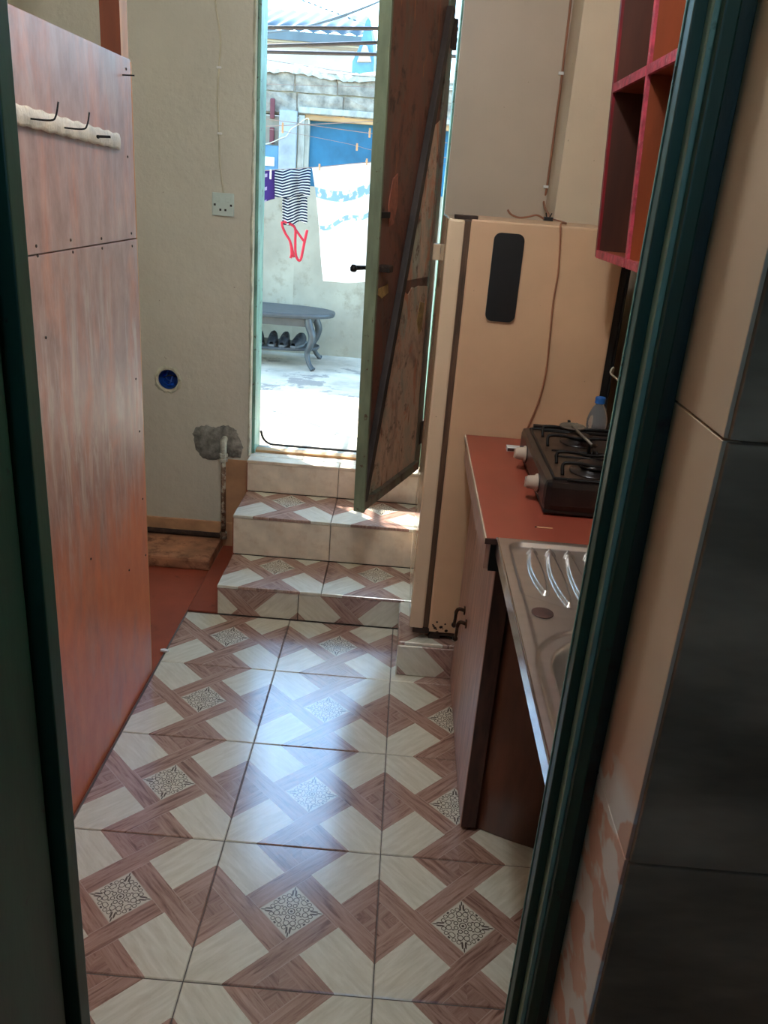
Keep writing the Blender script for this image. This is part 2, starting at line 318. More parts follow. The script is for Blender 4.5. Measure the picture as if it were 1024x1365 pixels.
# ---------------------------------------------------------------- mesh helpers
class MB:
    def __init__(s): s.v = []; s.f = []; s.uv = None
    def add(s, vs, fs):
        n = len(s.v); s.v += [Vector(x) for x in vs]; s.f += [tuple(i+n for i in f) for f in fs]; return s
    def box(s, x0, x1, y0, y1, z0, z1, c=0.0):
        if c <= 0:
            vs = [(x, y, z) for z in (z0, z1) for y in (y0, y1) for x in (x0, x1)]
            return s.add(vs, [(0, 2, 3, 1), (4, 5, 7, 6), (0, 1, 5, 4), (1, 3, 7, 5), (3, 2, 6, 7), (2, 0, 4, 6)])
        bm = bmesh.new(); bmesh.ops.create_cube(bm, size=1)
        for q in bm.verts: q.co = Vector(((x0+x1)/2 + q.co.x*(x1-x0), (y0+y1)/2 + q.co.y*(y1-y0), (z0+z1)/2 + q.co.z*(z1-z0)))
        bmesh.ops.bevel(bm, geom=bm.edges[:], offset=min(c, .49*min(x1-x0, y1-y0, z1-z0)), segments=2, affect='EDGES', profile=.6)
        bm.verts.index_update(); s.add([q.co.copy() for q in bm.verts], [[q.index for q in f.verts] for f in bm.faces]); bm.free(); return s
    def obox(s, o, ax, ay, az, x0, x1, y0, y1, z0, z1, c=0.0):     # box in an oriented frame
        t = MB().box(x0, x1, y0, y1, z0, z1, c)
        return s.add([Vector(o) + ax*p.x + ay*p.y + az*p.z for p in t.v], t.f)
    def tube(s, pts, r, n=8, closed=False, cap=True):
        pts = [Vector(p) for p in pts]; N = len(pts); rr = r if isinstance(r, (list, tuple)) else [r]*N
        prev = None; rings = []
        for i in range(N):
            d = (pts[(i+1) % N] - pts[i-1]) if closed else (pts[min(i+1, N-1)] - pts[max(i-1, 0)])
            d.normalize()
            if prev is None: a = d.orthogonal().normalized()
            else:
                a = prev - d*prev.dot(d)
                a = a.normalized() if a.length > 1e-6 else d.orthogonal().normalized()
            prev = a; bb = d.cross(a)
            rings.append([pts[i] + (a*math.cos(2*math.pi*k/n) + bb*math.sin(2*math.pi*k/n))*rr[i] for k in range(n)])
        base = len(s.v); fs = []
        for i in range(N if closed else N-1):
            j = (i+1) % N
            for k in range(n): fs.append((i*n+k, i*n+(k+1) % n, j*n+(k+1) % n, j*n+k))
        if cap and not closed: fs += [tuple(range(n-1, -1, -1)), tuple((N-1)*n+k for k in range(n))]
        return s.add([p for rg in rings for p in rg], fs)
    def lathe(s, o, prof, n=24, axis='z'):
        o = Vector(o); vs = []; fs = []
        for r, h in prof:
            for k in range(n):
                a = 2*math.pi*k/n; c, d = r*math.cos(a), r*math.sin(a)
                vs.append(o + (Vector((c, d, h)) if axis == 'z' else Vector((h, c, d)) if axis == 'x' else Vector((d, h, c))))
        m = len(prof)
        for i in range(m-1):
            for k in range(n): fs.append((i*n+k, i*n+(k+1) % n, (i+1)*n+(k+1) % n, (i+1)*n+k))
        fs += [tuple(range(n-1, -1, -1)), tuple((m-1)*n+k for k in range(n))]
        return s.add(vs, fs)
    def prism(s, poly, ex):                       # polygon of 3-D points pushed along ex
        n = len(poly); ex = Vector(ex); p = [Vector(q) for q in poly]
        return s.add(p + [q+ex for q in p], [tuple(range(n-1, -1, -1)), tuple(range(n, 2*n))] + [(i, (i+1) % n, n+(i+1) % n, n+i) for i in range(n)])
    def grid(s, nu, nv, fn):
        n = len(s.v); vs = [fn(i/nu, j/nv) for j in range(nv+1) for i in range(nu+1)]
        return s.add(vs, [(j*(nu+1)+i, j*(nu+1)+i+1, (j+1)*(nu+1)+i+1, (j+1)*(nu+1)+i) for j in range(nv) for i in range(nu)])
    def build(s, name, mat, parent=None, smooth=False, fix=True):
        org = parent_loc(parent) if parent else s.base()
        me = bpy.data.meshes.new(name); me.from_pydata([q-org for q in s.v], [], s.f); me.update()
        if fix:
            bm = bmesh.new(); bm.from_mesh(me); bmesh.ops.recalc_face_normals(bm, faces=bm.faces[:]); bm.to_mesh(me); bm.free()
        me.materials.append(M[mat] if isinstance(mat, str) else mat)
        if smooth:
            for p in me.polygons: p.use_smooth = True
        o = bpy.data.objects.new(name, me); COL.objects.link(o)
        if parent: o.parent = parent
        else: o.location = org
        return o
    def base(s):
        lo = Vector((min(q[i] for q in s.v) for i in range(3))); hi = Vector((max(q[i] for q in s.v) for i in range(3)))
        return Vector(((lo.x+hi.x)/2, (lo.y+hi.y)/2, lo.z))
def parent_loc(p):
    l = Vector((0, 0, 0))
    while p: l = l + p.location; p = p.parent
    return l
def tag(o, label=None, cat=None, group=None, kind=None):
    for k, x in (('label', label), ('category', cat), ('group', group), ('kind', kind)):
        if x: o[k] = x
    return o
def empty(name, loc, label, cat, group=None, kind=None):
    o = bpy.data.objects.new(name, None); COL.objects.link(o); o.location = loc; o.empty_display_size = .05
    return tag(o, label, cat, group, kind)
def struct(name, mb, mat, label=None, smooth=False):
    o = mb.build(name, mat, smooth=smooth); o['kind'] = 'structure'
    if label: o['label'] = label
    return o
def B(*a, c=0.0): return MB().box(*a, c)
def bez(pts, n=8):                               # Catmull-Rom through the points
    P = [Vector(p) for p in pts]; out = []
    for i in range(len(P)-1):
        p0, p1, p2, p3 = P[max(i-1, 0)], P[i], P[i+1], P[min(i+2, len(P)-1)]
        for k in range(n):
            t = k/n; out.append(.5*((2*p1) + (p2-p0)*t + (2*p0-5*p1+4*p2-p3)*t*t + (3*p1-p0-3*p2+p3)*t**3))
    return out + [P[-1]]
X, Y, Z = Vector((1, 0, 0)), Vector((0, 1, 0)), Vector((0, 0, 1))

# ---------------------------------------------------------------- the room shell
CEIL = 2.75; YB = 2.2; YBO = 2.36; XL = -1.35; XR = 1.08; YN = -.40; YNF = -.585
TH = .445                                       # threshold height
DX0, DX1, DH = -.284, .468, 2.45                # back doorway
floor = struct('floor', B(-.405, XR, -.40, 1.6, -.06, -.003), 'grout')
def tile_mesh(w_, d_, u0, u1, v0, v1, t=.02, mat='tile'):
    # a slab with chamfered upper edges, local: x 0..w, y 0..d, top z=0 ; UV = place in the full tile
    c = .0022; g = .0012
    x0, x1, y0, y1 = g, w_-g, g, d_-g
    vs = [(x0, y0, -t), (x1, y0, -t), (x1, y1, -t), (x0, y1, -t), (x0, y0, -c), (x1, y0, -c), (x1, y1, -c), (x0, y1, -c),
          (x0+c, y0+c, 0), (x1-c, y0+c, 0), (x1-c, y1-c, 0), (x0+c, y1-c, 0)]
    fs = [(0, 1, 5, 4), (1, 2, 6, 5), (2, 3, 7, 6), (3, 0, 4, 7), (4, 5, 9, 8), (5, 6, 10, 9), (6, 7, 11, 10), (7, 4, 8, 11), (8, 9, 10, 11), (3, 2, 1, 0)]
    me = bpy.data.meshes.new('tile'); me.from_pydata(vs, [], fs); me.update()
    ul = me.uv_layers.new(name='UVMap')
    for p in me.polygons:
        for li in p.loop_indices:
            q = vs[me.loops[li].vertex_index]
            ul.data[li].uv = (u0 + (u1-u0)*q[0]/w_, v0 + (v1-v0)*q[1]/d_)
    me.materials.append(M[mat]); return me
def place_tile(me, parent, o, ax=X, ay=Y, name='tile'):
    az = ax.cross(ay)
    t = bpy.data.objects.new(name, me); COL.objects.link(t); t.parent = parent
    q = Vector(o) - parent_loc(parent)
    t.matrix_local = Matrix(((ax.x, ay.x, az.x, q.x), (ax.y, ay.y, az.y, q.y), (ax.z, ay.z, az.z, q.z), (0, 0, 0, 1)))
    return t
S = .4
full = tile_mesh(S, S, 0, 1, 0, 1)
back = tile_mesh(S, .36, 0, 1, 0, .9); thin = tile_mesh(.28, S, 0, .7, 0, 1); thinb = tile_mesh(.28, .36, 0, .7, 0, .9)
for i in range(3):
    for j in range(-1, 4):
        me = full if j < 3 else back
        place_tile(me, floor, (-S + i*S, j*S, 0))
for j in range(-1, 4): place_tile(thin if j < 3 else thinb, floor, (.8, j*S, 0))

struct('floor_side', B(XL, -.406, YN, YB, -.06, -.004), 'red_floor', 'red painted cement floor behind the plywood partition')
struct('floor_hall', B(-.8, 1.6, -2.4, -.40, -.06, -.004), 'grey_tile')
struct('ceiling', B(XL-.1, 1.7, -2.5, YBO, CEIL, CEIL+.1), 'ceil')
struct('wall_left', B(XL-.12, XL, YN-.13, YBO, -.06, CEIL), 'wall')
struct('wall_right', B(XR, XR+.12, YN, YBO, -.06, CEIL), 'wall_warm')
# back wall with the doorway and a round hole
wb = MB(); wb.box(XL, DX0, YB, YBO, -.06, CEIL)
wl = wb.build('wall_back', 'wall'); wl['kind'] = 'structure'
HC = ony(YB, 224, 506)
cut = MB().lathe((HC.x, YB-.05, HC.z), [(.043, 0), (.043, .12)], 24, 'y').build('cut', 'wall')
mod = wl.modifiers.new('b', 'BOOLEAN'); mod.object = cut; mod.operation = 'DIFFERENCE'; mod.solver = 'EXACT'
bpy.context.view_layer.update()
dg = bpy.context.evaluated_depsgraph_get(); nm = bpy.data.meshes.new_from_object(wl.evaluated_get(dg)); wl.modifiers.clear(); wl.data = nm
bpy.data.objects.remove(cut, do_unlink=True)
struct('wall_back_right', B(DX1, XR, YB, YBO, -.06, CEIL), 'wall_pale')
struct('wall_back_lintel', B(DX0, DX1, YB, YBO, DH, CEIL), 'wall')
struct('wall_back_sill', B(DX0, DX1, YB, YBO+.02, -.06, TH), 'marble')
struct('wall_pier', B(.858, XR, 1.96, YB, -.06, CEIL), 'wall_warm', 'square cream pier rising behind the fridge')
# the near wall the camera looks through
FX0, FX1 = -.023, .5745                            # clear edges of the green frame
struct('wall_front_right', B(.632, 1.6, YNF+.012, YN, -.06, CEIL), 'grout_pale')
struct('wall_front_left', B(XL, -.075, YNF+.012, YN, -.06, CEIL), 'wall')
struct('wall_front_lintel', B(-.075, .632, YNF+.012, YN, 2.1, CEIL), 'wall')
wfr = bpy.data.objects['wall_front_right']
zs = [-.355, .085, .525, .965, 1.405, 1.845, 2.285, 2.725]
for k in range(len(zs)-1):
    z0 = max(zs[k], 0)
    for x0, x1 in ((.620, .92), (.92, 1.22)):
        B(x0+.0015, x1-.0015, YNF, YNF+.014, z0+.0015, zs[k+1]-.0015, c=.0015).build('tile', 'grey_tile', wfr)
    B(.618, .634, YNF+.006, -.446, z0+.001, zs[k+1]-.001, c=.001).build('tile', 'reveal', wfr)
struct('wall_hall_right', B(1.6, 1.7, -2.4, YN, -.06, CEIL), 'hall')
struct('wall_hall_left', B(-.9, -.8, -2.4, YNF, -.06, CEIL), 'hall')
WX0, WX1, WZ0, WZ1 = .19, .66, 1.80, 2.22
hbk = MB(); hbk.box(-.9, WX0, -2.5, -2.4, -.06, CEIL); hbk.box(WX1, 1.7, -2.5, -2.4, -.06, CEIL); hbk.box(WX0, WX1, -2.5, -2.4, -.06, WZ0); hbk.box(WX0, WX1, -2.5, -2.4, WZ1, CEIL)
struct('wall_hall_back', hbk, 'hall')
hw_ = empty('added_window', (.42, -2.45, WZ0), 'added unseen window letting sky light into the passage', None, kind='structure')  # opening added behind the camera to brighten the grey wall tiles
for x0, x1, z0, z1 in ((WX0, WX0+.02, WZ0, WZ1), (WX1-.02, WX1, WZ0, WZ1), (WX0+.02, WX1-.02, WZ0, WZ0+.02), (WX0+.02, WX1-.02, WZ1-.02, WZ1), (.415, .435, WZ0+.02, WZ1-.02)): B(x0, x1, -2.47, -2.43, z0, z1, c=.002).build('added_window_frame', 'white_plastic', hw_)
# green steel frame of the near doorway: outer leg, rounded bead, rebate and flat
def fbox(r, x0, x1, y0, y1, nm, mt, c=.002): B(x0, x1, y0, y1, 0, 2.1, c=c).build(nm, mt, r)
fr = empty('trim_1', (FX1, -.42, 0), 'dark green steel door frame beside the grey tiled wall', None, kind='structure')
fbox(fr, FX1, FX1+.018, -.421, -.398, 'stop', 'green')
fbox(fr, FX1-.0012, FX1+.0012, -.4005, -.3965, 'worn_edge', 'teal', .0005)
fbox(fr, FX1+.011, FX1+.021, -.438, -.417, 'bead', 'bead', .005)
fbox(fr, FX1+.017, FX1+.031, -.449, -.420, 'rebate', 'green')
fbox(fr, FX1+.027, FX1+.060, -.445, -.420, 'flat', 'green_dark', .003)
fl = empty('trim_2', (FX0, -.42, 0), 'dark green steel door frame beside the plywood partition', None, kind='structure')
fbox(fl, FX0-.024, FX0, -.428, -.398, 'stop', 'green')
fbox(fl, FX0-.054, FX0-.024, -.424, -.402, 'rebate', 'green_dark')
# open green door leaf on the left
dl = empty('door_2', (-.05, -.52, 0), 'dark green steel door standing open along the passage', None, kind='structure')
B(-.062, -.036, -1.06, -.445, .02, 2.06, c=.003).build('leaf', 'green', dl)
B(-.036, -.030, -1.06, -1.0, .02, 2.06, c=.002).build('stile', 'green_dark', dl)
for z in (.3, 1.05, 1.8): MB().lathe((-.055, -.436, z), [(.007, 0), (.007, .09)], 10).build('hinge', 'green_dark', dl)

# ---------------------------------------------------------------- steps up to the back door
SX0, SX1 = -.285, .462; Y1, Y2, Y3 = 1.563, 1.85, 2.135; H1, H2 = .127, .302; H3 = TH
st = empty('tiled_steps', ((SX0+SX1)/2, 1.85, 0), 'patterned tile steps rising to the open back door', 'steps')
c = MB(); c.box(SX0+.006, SX1, Y1+.012, YB+.0, 0, H1-.012); c.box(SX0+.006, SX1, Y2+.012, YB, H1-.02, H2-.012); c.box(SX0+.006, SX1, Y3+.012, YB, H2-.02, H3-.012)
c.build('core', 'grout', st)
JX = .115
def treads(z, y0, y1, mat='tile'):
    d_ = y1 - y0
    for x0, x1, u0 in ((SX0, JX, 0), (JX, SX1, 0)):
        place_tile(tile_mesh(x1-x0, d_, u0, u0+(x1-x0)/S, 0, d_/S, .012, mat), st, (x0, y0, z), name='tread_tile')
treads(H1, Y1-.004, Y2); treads(H2, Y2-.004, Y3); treads(H3, Y3-.004, YB-.001, 'marble')
def risers(y, z0, z1, jx, mat):
    h = z1 - z0
    for k, (x0, x1) in enumerate(((SX0, jx), (jx, SX1))):
        wd = x1 - x0
        u0, u1 = (1-wd/S, 1) if k == 0 else (0, wd/S)
        place_tile(tile_mesh(wd, h, u0, u1, h/S, 0, .012, mat), st, (x0, y, z0), X, Z, 'riser_tile')
risers(Y1, 0, H1-.012, .028, 'tile'); risers(Y2, H1, H2-.012, JX, 'marble'); risers(Y3, H2, H3-.012, JX, 'marble')
# side tiles
for y0, z0, z1 in ((Y1, 0, H1-.012), (Y2, H1-.012, H2-.012), (Y3, H2-.012, H3-.012)):
    B(SX0-.001, SX0+.006, y0+.001, YB-.001, z0, z1).build('side_tile', 'red_floor', st)
# red slab strip beside steps, ledge along back wall
tag(B(-.400, SX0-.002, Y1+.004, YB-.002, -.003, .006, c=.002).build('floor_strip', 'red_floor'), kind='structure')
lg = MB(); lg.box(XL+.002, -.402, 1.93, YB-.002, -.004, .05, c=.012)
tag(lg.build('cement_ledge', 'ledge'), 'low worn red cement ledge along the foot of the cream wall', 'ledge')
struct('wall_panel_side', B(-.392, SX0-.003, YB-.004, YB-.0005, .12, .42, c=.001), 'orange_panel')  # thin orange-brown panel on the wall beside the steps
bb = struct('baseboard_back', B(XL+.002, SX0-.004, YB-.014, YB-.0005, .0, .12, c=.004), 'base_paint')
# threshold boards and teal frame of the back doorway
r = empty('trim_3', (DX0, YB, TH), 'weathered teal frame around the open back doorway', None, kind='structure')
B(DX0, DX0+.014, YB+.03, YBO+.005, TH, DH, c=.004).build('jamb', 'teal', r)
B(DX1-.008, DX1, YB+.03, YBO+.005, TH, DH, c=.003).build('jamb', 'teal', r)
B(DX0+.014, DX1-.008, YB+.03, YBO+.005, DH-.04, DH, c=.003).build('head', 'teal', r)
B(DX0, DX1, YB+.055, YB+.10, TH, TH+.012, c=.004).build('sill', 'wood_frame', r)
B(DX0, DX1, YB+.115, YB+.15, TH, TH+.006, c=.004).build('sill', 'frame_pale', r)
j = MB()
def jf(u, v):
    zz = TH + v*(2.7-TH); a = random.uniform(-.003, .003)
    return Vector((DX0 - .010 + .012*u + (a if u < .9 else 0), YB - .006*math.sin(math.pi*u) - .001, zz))
j.grid(4, 60, jf); j.build('plaster_edge', 'plaster_trim', r, True)

rs = [ony(YBO+.0, *q) for q in ((348, 574), (350, 582), (354, 588), (361, 592), (370, 593))]
rs += [Vector((x_, YBO+.005, TH+.006)) for x_ in (-.16, -.05, .1, .3, .45)]
tag(MB().tube(bez(rs, 5), .0055, 7).build('rubber_strip', 'black', smooth=True), 'black rubber strip curling up at the doorway threshold corner', 'rubber strip')

# ---------------------------------------------------------------- back door leaf (hinged right, open into the room)
HG = Vector((.449, 2.190, .468)); FR = Vector((.222, 1.575, .468))
ay = (FR - HG); LW = ay.length; ay.normalize(); az = Vector((-.013, 0, 1)).normalized(); ax = ay.cross(az)     # ax: towards the near-right face
if ax.x < 0: ax = -ax
d1 = empty('door_1', HG, 'rusted brown and green steel door standing open into the room', None, kind='structure')
LH = 2.02
def dbox(nm, mt, x0, x1, y0, y1, z0, z1, c=.002, par=d1): return MB().obox(HG, ax, ay, az, x0, x1, y0, y1, z0, z1, c).build(nm, mt, par)
dbox('panel', 'leaf_up', .001, .006, .015, LW-.002, .86, LH-.005)
dbox('panel', 'leaf_up', .001, .006, .015, LW-.002, .005, .862)
dbox('free_edge', 'teal_edge', -.006, .036, LW-.012, LW, 0, LH)
dbox('stile', 'leaf_frame', .006, .012, LW-.075, LW-.012, .002, LH, .001)
dbox('stile', 'leaf_frame', -.004, .014, 0, .06, 0, LH)
dbox('rail', 'leaf_frame', 0, .03, .05, LW-.012, 0, .035)
dbox('rail', 'leaf_frame', 0, .03, .05, LW-.012, LH-.035, LH)
def brz(z): return (LW-.03) + (.06-(LW-.03))*(z-.03)/1.69        # place of the brace at height z
def plate(nm, mt, pts, x0, x1): return MB().prism([HG + ax*x0 + ay*p[0] + az*p[1] for p in pts], ax*(x1-x0)).build(nm, mt, d1)
rgd = random.Random(5)
edge = [(.058 + (brz(.76)-.058)*k/9.0, .76 + rgd.uniform(-.014, .014)) for k in range(10)]
plate('lower_plate', 'leaf_low', [(brz(.034), .034), (.058, .034)] + edge, .005, .0095)
plate('upper_plate', 'leaf_low', [(brz(.80), .80), (.058, .80), (.058, 1.36), (brz(1.30), 1.30)], .005, .008)
plate('paint_flap', 'peel', [(LW-.20, 1.16), (LW-.16, 1.14), (LW-.135, 1.06), (LW-.15, .99), (LW-.19, 1.0), (LW-.215, 1.07)], .006, .010)
plate('paint_flap', 'yellow_paint', [(LW-.17, .80), (LW-.09, .79), (LW-.085, .77), (LW-.12, .755), (LW-.18, .77)], .006, .009)
plate('paint_flap', 'yellow_paint', [(.09, .70), (.14, .71), (.16, .64), (.13, .58), (.10, .60)], .009, .0115)
# diagonal brace from the free bottom corner to the upper hinge side
p0 = HG + ay*(LW-.03) + az*.03 + ax*.018; p1 = HG + ay*.06 + az*1.72 + ax*.018
dv = (p1-p0); L_ = dv.length; dv.normalize(); pn = ax.cross(dv)
MB().obox(p0, dv, pn, ax, 0, L_, -.017, .017, -.012, .012, .003).build('brace', 'brace', d1)
for z in (.10, 1.60):
    h = MB().tube([HG + az*z - ay*.014 + ax*.012, HG + az*(z+.1) - ay*.014 + ax*.012], .011, 10)
    h.obox(HG, ax, ay, az, .006, .016, -.014, .03, z, z+.1, .002); h.build('hinge', 'rust', d1)
kz = .858
pt = lambda x, y, z: HG + ax*x + ay*y + az*z
h = MB().tube([pt(-.006, LW-.05, kz), pt(-.03, LW-.05, kz), pt(-.04, LW-.03, kz), pt(-.04, LW+.02, kz+.003)], [.007, .007, .008, .008], 10)
h.lathe(pt(-.04, LW+.02, kz-.011), [(.006, 0), (.011, .004), (.012, .014), (.006, .024)], 10); h.build('handle', 'iron', d1, True)
k = MB().obox(HG, ax, ay, az, .006, .05, LW-.11, LW-.075, kz-.012, kz+.012, .004); k.build('bolt', 'rust', d1)
MB().obox(HG, ax, ay, az, .006, .02, LW-.13, LW-.05, kz+.16, kz+.18, .003).build('bolt_slot', 'iron', d1)

# ---------------------------------------------------------------- ceiling lamp of the kitchen
cl = empty('ceiling_lamp', (.30, .15, CEIL-.17), 'round white ceiling bulb on a cord hanging above the tiled floor', 'lamp')
m, nt, b = newmat('lit_bulb'); b.inputs['Base Color'].default_value = (.9, .9, .9, 1)
b.inputs['Emission Color'].default_value = (.88, .94, 1, 1); b.inputs['Emission Strength'].default_value = 125; M['bulb'] = m
MB().lathe((.30, .15, CEIL-.01), [(.05, 0), (.045, -.0), (.05, .0099)], 20).build('rose', 'white_plastic', cl)
MB().tube([(.30, .15, CEIL-.01), (.30, .15, CEIL-.06)], .003, 6).build('cord', 'cable', cl)
MB().lathe((.30, .15, CEIL-.10), [(.018, 0), (.018, .04), (.006, .045)], 14).build('holder', 'white_plastic', cl)
MB().lathe((.30, .15, CEIL-.2), [(.002, 0), (.022, .005), (.038, .018), (.047, .04), (.047, .058), (.036, .08), (.018, .1)], 16).build('bulb', 'bulb', cl, True)

# ---------------------------------------------------------------- partition, post, rail
PX = -.407; PY1 = 1.128; PT = 1.835
pz = empty('plywood_partition', (PX-.01, .35, 0), 'faded red painted plywood partition beside the tiled floor', 'partition')
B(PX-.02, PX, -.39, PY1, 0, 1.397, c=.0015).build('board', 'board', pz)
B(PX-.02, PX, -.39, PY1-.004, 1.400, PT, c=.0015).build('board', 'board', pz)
B(PX-.021, PX-.0005, PY1, PY1+.006, 0, PT-.004, c=.001).build('edge_strip', 'post_side', pz)
B(PX-.03, PX-.02, PY1-.05, PY1-.01, .02, PT-.03).build('batten', 'post', pz)
B(PX-.03, PX-.02, -.39, -.35, .02, PT-.03).build('batten', 'post', pz)
for u, v in ((48, 328), (50, 341), (94, 320), (97, 336), (135, 318), (136, 331), (175, 311), (176, 328), (168, 92), (170, 209), (181, 505), (186, 575), (190, 665), (194, 740), (61, 450), (121, 745), (172, 760)):
    q = onx(PX, u, v); q.y = min(q.y, PY1-.012)
    MB().lathe((PX-.001, q.y, q.z), [(.0035, 0), (.0035, .002), (.002, .003)], 8, 'x').build('screw', 'rust', pz)
q = B(-.505, -.452, 1.19, 1.25, 0, CEIL); pst = q.build('wooden_post', 'post'); pst.data.materials.append(M['post_side'])
for p in pst.data.polygons:
    if p.normal.x > .9: p.material_index = 1
tag(pst, 'red brown wooden post rising behind the plywood partition', 'post')
rl = empty('hook_rail', (PX, .72, 1.64), 'carved white strip with bent wire hooks on the red plywood', 'hook rail')
rm = MB()
def railf(u, v):
    y = .40 + u*.595
    return Vector((PX + .008 + .003*math.sin(v*math.pi), y, 1.655 - .019*u + (v-.5)*.036 + .0015*math.sin(u*60)))
rm.grid(70, 6, railf)
t = rm.build('strip', 'rail', rl, True)
so_ = t.modifiers.new('t', 'SOLIDIFY'); so_.thickness = .010; so_.offset = -1 if t.data.polygons[0].normal.x > 0 else 1
for k, u_, v_, kind in ((0, 40, 158, 1), (1, 85, 170, 1), (2, 128, 182, 0)):
    q = onx(PX+.01, u_, v_); h = MB()
    if kind: h.tube(bez([(PX+.004, q.y, q.z), (PX+.045, q.y+.01, q.z+.0), (PX+.054, q.y+.016, q.z+.009), (PX+.058, q.y+.022, q.z+.034)], 5), .0018, 6)
    else: h.tube([(PX+.004, q.y, q.z), (PX+.04, q.y+.012, q.z+.002)], .003, 6); h.lathe((PX+.012, q.y+.003, q.z), [(.004, 0), (.004, .004)], 8, 'x')
    h.build('hook', 'iron', rl, True)
q = onx(PX, 163, 100)
tag(MB().tube([(PX-.004, q.y, q.z), (PX+.028, q.y+.01, q.z+.002)], .0018, 6).build('nail', 'iron'), 'thin nail sticking out of the red plywood top corner', 'nail')
q = onz(0, 219, 868); ch = MB()
ch.prism([(q.x-.012, q.y-.006, .0), (q.x+.012, q.y-.008, .0), (q.x+.016, q.y+.003, .0), (q.x-.002, q.y+.009, .0), (q.x-.014, q.y+.004, .0)], (0, 0, .006))
tag(ch.build('paper_scrap', 'white_plastic'), 'tiny white paper scrap on the tile edge by the red floor', 'paper')

# ---------------------------------------------------------------- on the back wall left of the doorway
sc0 = ony(YB, 284, 257); sc1 = ony(YB, 312, 288); sx, sz = (sc0.x+sc1.x)/2, (sc0.z+sc1.z)/2
s = empty('wall_socket', (sx, YB, sz-.043), 'pale switched wall socket under a cream cable', 'socket')
B(sx-.043, sx+.043, YB-.012, YB-.0002, sz-.043, sz+.043, c=.004).build('plate', 'socket', s)
for dx in (-.019, .019): B(sx+dx-.009, sx+dx+.009, YB-.017, YB-.011, sz+.010, sz+.028, c=.002).build('switch', 'socket', s)
for dx, dz in ((-.010, -.020), (.010, -.020), (-.032, -.002), (.032, -.002)):
    B(sx+dx-.004, sx+dx+.004, YB-.0125, YB-.0118, sz+dz-.004, sz+dz+.004).build('pin_hole', 'black', s)
cp = [ony(YB-.004, *q) for q in ((285, -80), (287, 0), (294, 50), (292, 90), (290, 130), (292, 178), (293, 215), (298, 258))]
tag(MB().tube(bez(cp, 6), .0035, 6).build('wall_cable', 'cable', smooth=True), 'cream cable running down the wall to the socket', 'cable')
for u, v, lab in ((292, 90, 'small white clip high on the cream socket cable'), (293, 178, 'small white clip on the cream cable just above the socket')):
    q = ony(YB-.004, u, v)
    tag(MB().box(q.x-.009, q.x+.009, YB-.010, YB-.0002, q.z-.004, q.z+.004, .002).build('cable_clip', 'white_plastic'), lab, 'clip')
bx_ = empty('junction_box', (HC.x, YB+.05, HC.z), 'blue plastic junction box set in the round wall hole', 'junction box')
t = MB(); n = 24
for (ra, ha), (rb, hb) in (((.0425, .006), (.0425, .06)), ((.0425, .06), (.0, .06)), ((.039, .006), (.039, .056))):
    vs = [(HC.x + rr*math.cos(2*math.pi*k/n), YB+hh, HC.z + rr*math.sin(2*math.pi*k/n)) for rr, hh in ((ra, ha), (rb, hb)) for k in range(n)]
    t.add(vs, [(k, (k+1) % n, n+(k+1) % n, n+k) for k in range(n)])
t.build('cup', 'bluebox', bx_)
for k in range(3):
    a = k*2.1; MB().tube(bez([(HC.x+.03*math.cos(a), YB+.055, HC.z+.03*math.sin(a)), (HC.x+.01*math.cos(a+1), YB+.012, HC.z+.02*math.sin(a+1)), (HC.x-.028*math.cos(a), YB+.03, HC.z-.02*math.sin(a))], 5), .003, 6).build('wire', 'bluebox' if k else 'black', bx_, True)
rg = MB(); n = 28; vs = []
for ring, y_ in ((.043, -.0005), (.052, -.004), (.060, -.0005)):
    for k in range(n):
        a = 2*math.pi*k/n; rr = ring + (random.uniform(-.004, .004) if ring > .045 else 0); vs.append((HC.x+rr*math.cos(a), YB+y_, HC.z+rr*math.sin(a)))
rg.add(vs, [(i*n+k, i*n+(k+1) % n, (i+1)*n+(k+1) % n, (i+1)*n+k) for i in range(2) for k in range(n)])
rg.build('plaster_ring', 'plaster_trim', bx_)
# cement patch
pc = MB(); outline = [(257, 578), (262, 569), (275, 567), (287, 570), (298, 566), (312, 570), (318, 580), (325, 596), (320, 610), (305, 609), (288, 613), (270, 611), (262, 600)]
pts = [ony(YB, *q) for q in outline]; cen = sum(pts, Vector())/len(pts)
dense = []
for i in range(len(pts)):
    a, b_ = pts[i], pts[(i+1) % len(pts)]
    for k in range(5): q = a.lerp(b_, k/5); dense.append(q + Vector((random.uniform(-.004, .004), 0, random.uniform(-.004, .004))))
n = len(dense); vs = []
for sc, dy in ((1, -.0005), (.93, -.007), (.6, -.010), (.25, -.009)):
    vs += [Vector((cen.x + (q.x-cen.x)*sc, YB + dy + random.uniform(-.0015, .0)*(dy < -.001), cen.z + (q.z-cen.z)*sc)) for q in dense]
pc.add(vs, [(i*n+k, i*n+(k+1) % n, (i+1)*n+(k+1) % n, (i+1)*n+k) for i in range(3) for k in range(n)] + [tuple(3*n+k for k in range(n))])
tag(pc.build('cement_patch', 'concrete', smooth=True), 'rough grey cement patch around the pipe elbow', 'cement patch')
